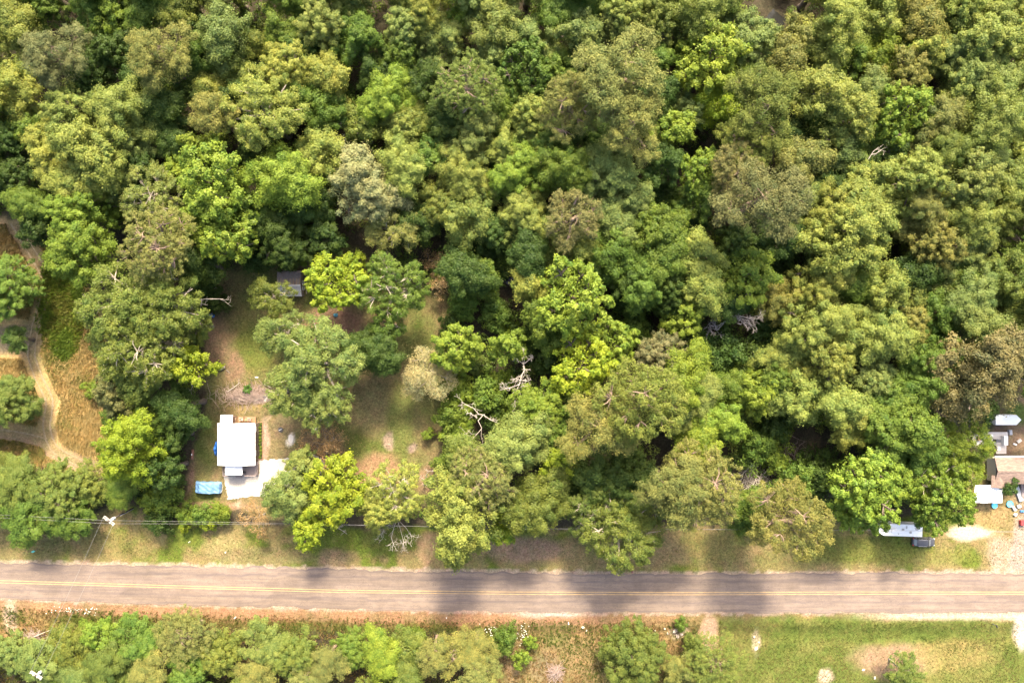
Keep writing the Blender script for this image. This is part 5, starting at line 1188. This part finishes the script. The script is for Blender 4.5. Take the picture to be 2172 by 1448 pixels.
# back deck of white grey boards
dx0, dy0 = G(2063, 916, .6); dx1, dy1 = G(2138, 944, .6); ex0, _ = G(2113, 0, .6); ex1, ey1 = G(2135, 962, .6)
T = thing('wooden_deck', 'pale grey board deck behind the brown shingle house', 'deck', (0, 0, 0)); BW = plain('bleached_boards', (.52, .48, .44), .85, var=.25, scale=4, stretch=(6, 1, 1), dirt=(.30, .25, .22))
plank_row(T, 'board', dx0, dx1, dy1, dy0, .58, .04, .2, BW, 'y', .03, .006)
plank_row(T, 'board', ex0, ex1, ey1, dy1 - .02, .58, .04, .2, BW, 'y', .03, .006)
MB().box(((dx0 + dx1) / 2, (dy0 + dy1) / 2, .3), (dx1 - dx0 - .2, dy0 - dy1 - .2, .5)).build('deck_frame', SHW, T)
MB().box(((ex0 + ex1) / 2, (ey1 + dy1) / 2, .3), (ex1 - ex0 - .2, dy1 - ey1 - .2, .498)).build('deck_frame', SHW, T)
def box_thing(name, label, cat, px, py, z, d, mat, rz=0, lid=None, group=None):
    x, y = G(px, py, z + d[2]); t = thing(name, label, cat, (x, y, z), rz, group)
    MB().box((0, 0, d[2] / 2), d).build('body', mat, t, bevel=min(d) * .08)
    if lid: MB().box((0, 0, d[2] + .03), (d[0] * 1.04, d[1] * 1.04, .05)).build('lid', lid, t)
    return t
box_thing('freezer', 'white chest freezer at the right side of the pale board deck', 'freezer', 2134, 934, .6, (.75, 1.75, .85), WHITE, 0, WHITE)
box_thing('freezer', 'small white box on the lower arm of the pale board deck', 'box', 2119, 951, .6, (.5, .6, .6), WHITE, .1, WHITE)
T = thing('smoker', 'black barrel smoker lying on the pale board deck', 'smoker', (*G(2088, 923, 1.4), .6), -.35)
MB().tube([(-.65, 0, .85), (.65, 0, .85)], .30, 14).build('barrel', BLACK, T, True); MB().tube([(.5, 0, 1.1), (.5, 0, 1.6)], .06, 8).build('chimney', BLACK, T)
for a in (-.5, .5):
    for b in (-.2, .2): MB().box((a, b, .32), (.05, .05, .64)).build('leg', DGREY, T)
box_thing('barbecue_grill', 'dark gas grill near the middle of the pale board deck', 'grill', 2118, 935, .6, (.9, .5, .9), BLACK, -.05, DGREY)
box_thing('barbecue_grill', 'small grey grill beside the black smoker on the deck', 'grill', 2103, 924, .6, (.5, .45, .8), DGREY, .3, WHITE)
box_thing('crate', 'brown crate at the left part of the pale board deck', 'crate', 2078, 930, .6, (.6, .8, .5), DECKW, .1)
box_thing('crate', 'orange brown crate on the shaded lower deck corner', 'crate', 2095, 948, .1, (1.2, 1.0, .6), plain('orange_crate', (.32, .15, .06), .8), .05)
# V nosed trailer
x0, y0 = G(2139, 890.5, 2.2); T = thing('cargo_trailer', 'white enclosed trailer with a pointed nose by the right edge', 'trailer', (x0, y0, 0))
out = [(-2.5, -.98), (1.65, -.98), (2.6, .05), (1.65, .98), (-2.5, .98)]
MB().prism(out, .5, 2.2).build('body', WHITE_METAL, T, bevel=.04); MB().prism([(x_ * .985, y_ * .97) for x_, y_ in out], 2.203, 2.25).build('roof', WHITE_METAL, T)
for s_ in (-1, 1):
    for dx in (-.5, .35):
        o = MB().lathe([(.15, -.1), (.30, -.1), (.32, 0), (.30, .1), (.15, .1)], n=14).build('wheel', BLACK, T, True); o.location = (dx, s_ * .93, .32); o.rotation_euler = (math.pi / 2, 0, 0)
MB().tube([(2.4, 0, .45), (3.4, 0, .45)], .05, 6).build('hitch', DGREY, T)
# shed
x0, y0 = G(2060.5, 859, 2.5); T = thing('shed', 'low shed with a greyish pink sloping roof under the brownish olive tree', 'shed', (x0, y0, 0))
sw = MB()
for a, d in (((0, 1.35, 1.1), (4.5, .1, 2.2)), ((0, -.8, 1.05), (4.5, .1, 2.1)), ((-2.2, .27, 1.1), (.1, 2.04, 2.15)), ((2.2, .27, 1.1), (.1, 2.04, 2.15))): sw.box(a, d)
sw.build('wall', SHW, T)
PINKR = plain('pinkish_roofing', (.30, .235, .215), .9, var=.2, scale=3)
for k in range(6):
    xa = -2.42 + k * .81; MB().add([(xa, -.95, 2.3), (xa + .80, -.95, 2.3), (xa + .80, 1.6, 2.6), (xa, 1.6, 2.6), (xa, -.95, 2.25), (xa + .80, -.95, 2.25), (xa + .80, 1.6, 2.55), (xa, 1.6, 2.55)], [(0, 1, 2, 3), (7, 6, 5, 4), (0, 4, 5, 1), (1, 5, 6, 2), (2, 6, 7, 3), (3, 7, 4, 0)]).build('roof_sheet', PINKR, T)
MB().box((-2.44, .33, 2.48), (.06, 2.56, .12), 0, 0, math.atan2(.3, 2.55)).build('fascia', WHITE, T)
# pools
def pool(px, py, label, r=.63):
    x, y = G(px, py, .25); t = thing('paddling_pool', label, 'paddling pool', (x, y, 0), 0, 'round blue paddling pools')
    PB = plain('pool_blue', (.10, .42, .62), .4, var=.1)
    MB().lathe([(r * .92, 0), (r, .26), (r * 1.03, .28), (r * .97, .28), (r * .90, .06), (r * .3, .05)], n=26).build('basin', PB, t, True)
    MB().lathe([(r * .91, .14), (r * .3, .145)], n=26).build('water', plain('pool_water', (.12, .46, .60), .08, var=.05), t)
pool(2110, 1071.5, 'blue paddling pool half under the white carport edge', .60)
pool(2142.5, 1068.5, 'blue paddling pool standing clear on the bare ground by the clutter', .66)
# clutter: each piece its own thing
JUNK = [('plank_stack', 'grey board stack leaning down the right edge clutter', 'boards', 2162, 1046, (.9, 3.4, .35), GREYM, .35), ('plank_stack', 'rusty brown board stack at the right edge clutter', 'boards', 2170, 1040, (.6, 2.6, .5), RUST, .1), ('crate', 'white crate by the shaded house wall clutter', 'crate', 2146, 1040, (.8, .7, .5), WHITE, .2),
        ('plank', 'thin white plank by the house wall above the crate', 'plank', 2137, 1031, (1.2, .14, .1), WHITE, -.5), ('bin', 'dark bin between crate and board stack', 'bin', 2152, 1036, (.5, .5, .7), BLACK, 0), ('cooler', 'white cooler on the bare ground below the boards', 'cooler', 2155, 1091, (.35, .55, .4), WHITE, -.6),
        ('bucket_box', 'tiny white box on the bare ground above the cooler', 'box', 2155.5, 1081, (.35, .35, .3), WHITE, .2), ('crate', 'long white crate right of the clear paddling pool', 'crate', 2152, 1078, (.5, 1.0, .4), CONC, .5), ('crate', 'grey crate lowest beside the board stack', 'crate', 2163, 1074, (.8, .6, .4), GREYM, .3), ('cart', 'dark red cart cut by the right edge', 'cart', 2171, 1109, (.9, 1.0, .6), plain('cart_red', (.36, .04, .04), .5), 0),
        ('crate', 'blue crate at the foot of the clutter by the right edge', 'crate', 2170, 1084, (.9, .35, .3), plain('crate_blue', (.05, .16, .34), .6), 0), ('chair_frame', 'pale folded frame below the pinkish shed roof, left', 'frame', 2030, 880, (1.0, .6, .3), CONC, .3), ('plank', 'striped white pallet lying below the pinkish shed roof', 'pallet', 2042, 882, (.9, .3, .15), WHITE, .4),
        ('bin', 'dark bin below the pinkish shed roof', 'bin', 2055, 884, (.7, .6, .8), BLACK, .2), ('bin', 'grey box right of the bin below the shed', 'box', 2060, 892, (.9, .5, .5), CONC, .1), ('crate', 'pale sheet at the dark left side of the shed', 'sheet', 2014, 852, (.3, 1.3, .8), CONC, .1), ('crate', 'grey box on the grass below the white trailer', 'box', 2145, 917, (.6, 1.0, .7), GREYM, .1),
        ('crate', 'white scrap heap piece right of the deck, upper', 'scrap', 2163, 935, (.9, .6, .25), CONC, .6), ('crate', 'white scrap piece right of the deck, lower', 'scrap', 2154, 942, (.7, .3, .2), WHITE, -.3), ('plank', 'long pale board by the left corner of the shingle house', 'board', 2046, 1003, (.5, 1.6, .2), CONC, .2)]
for nm, lab, cat, px, py, d, mat, rz in JUNK: box_thing({'bucket_box': 'box', 'chair_frame': 'folded_frame'}.get(nm, nm), lab, cat, px, py, 0, d, mat, rz, mat if cat in ('cooler', 'bin') else None)
# --- camper trailer
x0, y0 = G(1908, 1124, 2.9); T = thing('camper_trailer', 'long white camper trailer parked half under lime trees', 'camper trailer', (x0, y0, 0), -.035)
out = [(-4.4, .25), (-3.9, -.75), (-3.0, -1.2), (4.6, -1.2), (4.6, 1.2), (-3.0, 1.2), (-3.9, .9)]
MB().prism(out, .55, 2.85).build('body', WHITE_METAL, T, bevel=.06); rf = MB().prism([(a * .985, b * .96) for a, b in out], 2.853, 2.92).build('roof', WHITE, T)
for a, b, sx, sy, h in ((-1.2, -.1, .9, .75, .28), (.7, .15, .42, .42, .12), (2.2, -.35, .42, .42, .12), (-2.2, .3, .3, .5, .12), (3.4, .3, .5, .35, .1), (-.2, -.7, .16, .16, .16), (1.4, .6, .2, .5, .1)): MB().box((a, b, 2.92 + h / 2), (sx, sy, h)).build('roof_vent' if sx < .8 else 'air_conditioner', CONC if sx < .8 else WHITE, rf, bevel=.02)
for a in (-1.6, .2, 2.6):
    q = MB().box((a, -1.212, 1.9), (.9, .03, .6)).build('window', BLACK, T); MB().box((a, -1.232, 1.9), (.78, .012, .48)).build('pane', GLASS, q)
MB().box((1.4, -1.215, 1.5), (.65, .03, 1.7)).build('door', WHITE, T)
for s_ in (-1, 1):
    for dx in (.5, 1.4):
        o = MB().lathe([(.16, -.1), (.32, -.1), (.34, 0), (.32, .1), (.16, .1)], n=14).build('wheel', BLACK, T, True); o.location = (dx, s_ * 1.1, .34); o.rotation_euler = (math.pi / 2, 0, 0)
MB().tube([(-4.2, .1, .5), (-5.3, .1, .5)], .06, 6).build('hitch', DGREY, T)
lp = lumpy('propane_cover', .3, .3, .5, 2, CONC, T, .05); lp.location = (-4.6, .1, .6)
# --- dark car
CARP = plain('dark_car_paint', (.060, .058, .062), .35, .2, var=.06, spec=.7)
x0, y0 = G(1963, 1150.5, 1.3); T = thing('parked_car', 'dark grey wagon parked on the grass beside the white camper', 'car', (x0, y0, 0), -.03)
def loft(secs, name, mat, parent, smooth=True, bevel=0):
    mb = MB(); n = len(secs[0])
    for s_ in secs: mb.v += [tuple(q) for q in s_]
    for i in range(len(secs) - 1):
        for k in range(n): mb.f.append((i * n + k, i * n + (k + 1) % n, (i + 1) * n + (k + 1) % n, (i + 1) * n + k))
    mb.f.append(tuple(reversed(range(n)))); mb.f.append(tuple((len(secs) - 1) * n + k for k in range(n)))
    return mb.build(name, mat, parent, smooth)
def sec(x, hw, zb, zt, sh=.8): return [(x, -hw * .9, zb), (x, -hw, zb + .18), (x, -hw, zt - .2), (x, -hw * sh, zt - .02), (x, -hw * .4, zt), (x, hw * .4, zt), (x, hw * sh, zt - .02), (x, hw, zt - .2), (x, hw, zb + .18), (x, hw * .9, zb)]
loft([sec(-2.28, .70, .42, .82), sec(-2.18, .85, .3, .98), (sec(-1.6, .92, .25, 1.02)), sec(0, .93, .25, 1.0), sec(1.0, .92, .25, .98), sec(1.7, .88, .27, .92), sec(2.1, .78, .32, .80), sec(2.28, .60, .42, .66)], 'body', CARP, T)
def csec(x, hw, zt): return [(x, -hw, .96), (x, -hw * .86, zt - .06), (x, -hw * .6, zt), (x, hw * .6, zt), (x, hw * .86, zt - .06), (x, hw, .96)]
loft([csec(-2.1, .74, 1.0), csec(-1.75, .80, 1.52), csec(-1.3, .82, 1.64), csec(0, .82, 1.66), csec(.45, .81, 1.60), csec(1.25, .78, 1.0)], 'cabin', CARP, T)
def quad(pts, name, mat): return MB().add(pts, [(0, 1, 2, 3)]).build(name, mat, T)
GL2 = plain('car_glass', (.16, .18, .20), .08, var=.05, spec=.8)
quad([(.58, -.60, 1.575), (1.22, -.68, 1.035), (1.22, .68, 1.035), (.58, .60, 1.575)], 'windscreen', GL2)
quad([(-2.09, .62, 1.05), (-1.78, .58, 1.525), (-1.78, -.58, 1.525), (-2.09, -.62, 1.05)], 'rear_window', GL2)
for s_ in (-1, 1):
    for xa, xb in ((-1.6, -.75), (-.68, .1), (.16, .62)):
        q = [(xa, s_ * .825, 1.08), (xb, s_ * .825, 1.08), (xb - .05, s_ * .755, 1.50), (xa + .05, s_ * .755, 1.50)]; quad(q if s_ < 0 else q[::-1], 'side_window', GLASS)
    MB().tube([(-1.6, s_ * .66, 1.66), (-1.5, s_ * .66, 1.72), (.1, s_ * .66, 1.72), (.2, s_ * .66, 1.66)], .022, 6).build('roof_rail', plain('silver', (.5, .5, .5), .35, .8), T)
    MB().box((.95, s_ * .98, 1.02), (.16, .16, .14)).build('mirror', CARP, T, bevel=.03)
    MB().box((-2.2, s_ * .68, .92), (.12, .24, .22)).build('tail_light', plain('tail_red', (.45, .03, .02), .3), T, bevel=.02)
    MB().box((2.08, s_ * .62, .72), (.22, .26, .12), 0, .35).build('headlight', plain('lamp_glass', (.65, .65, .66), .15), T, bevel=.02)
    for dx in (-1.4, 1.4):
        o = MB().lathe([(.2, -.11), (.31, -.11), (.34, -.05), (.34, .05), (.31, .11), (.2, .11)], n=16).build('wheel', BLACK, T, True); o.location = (dx, s_ * .84, .34); o.rotation_euler = (math.pi / 2, 0, 0)
        r_ = MB().lathe([(.2, -.09), (.2, .09), (.05, .1)], n=12).build('rim', plain('silver', (.5, .5, .5), .35, .8), o)
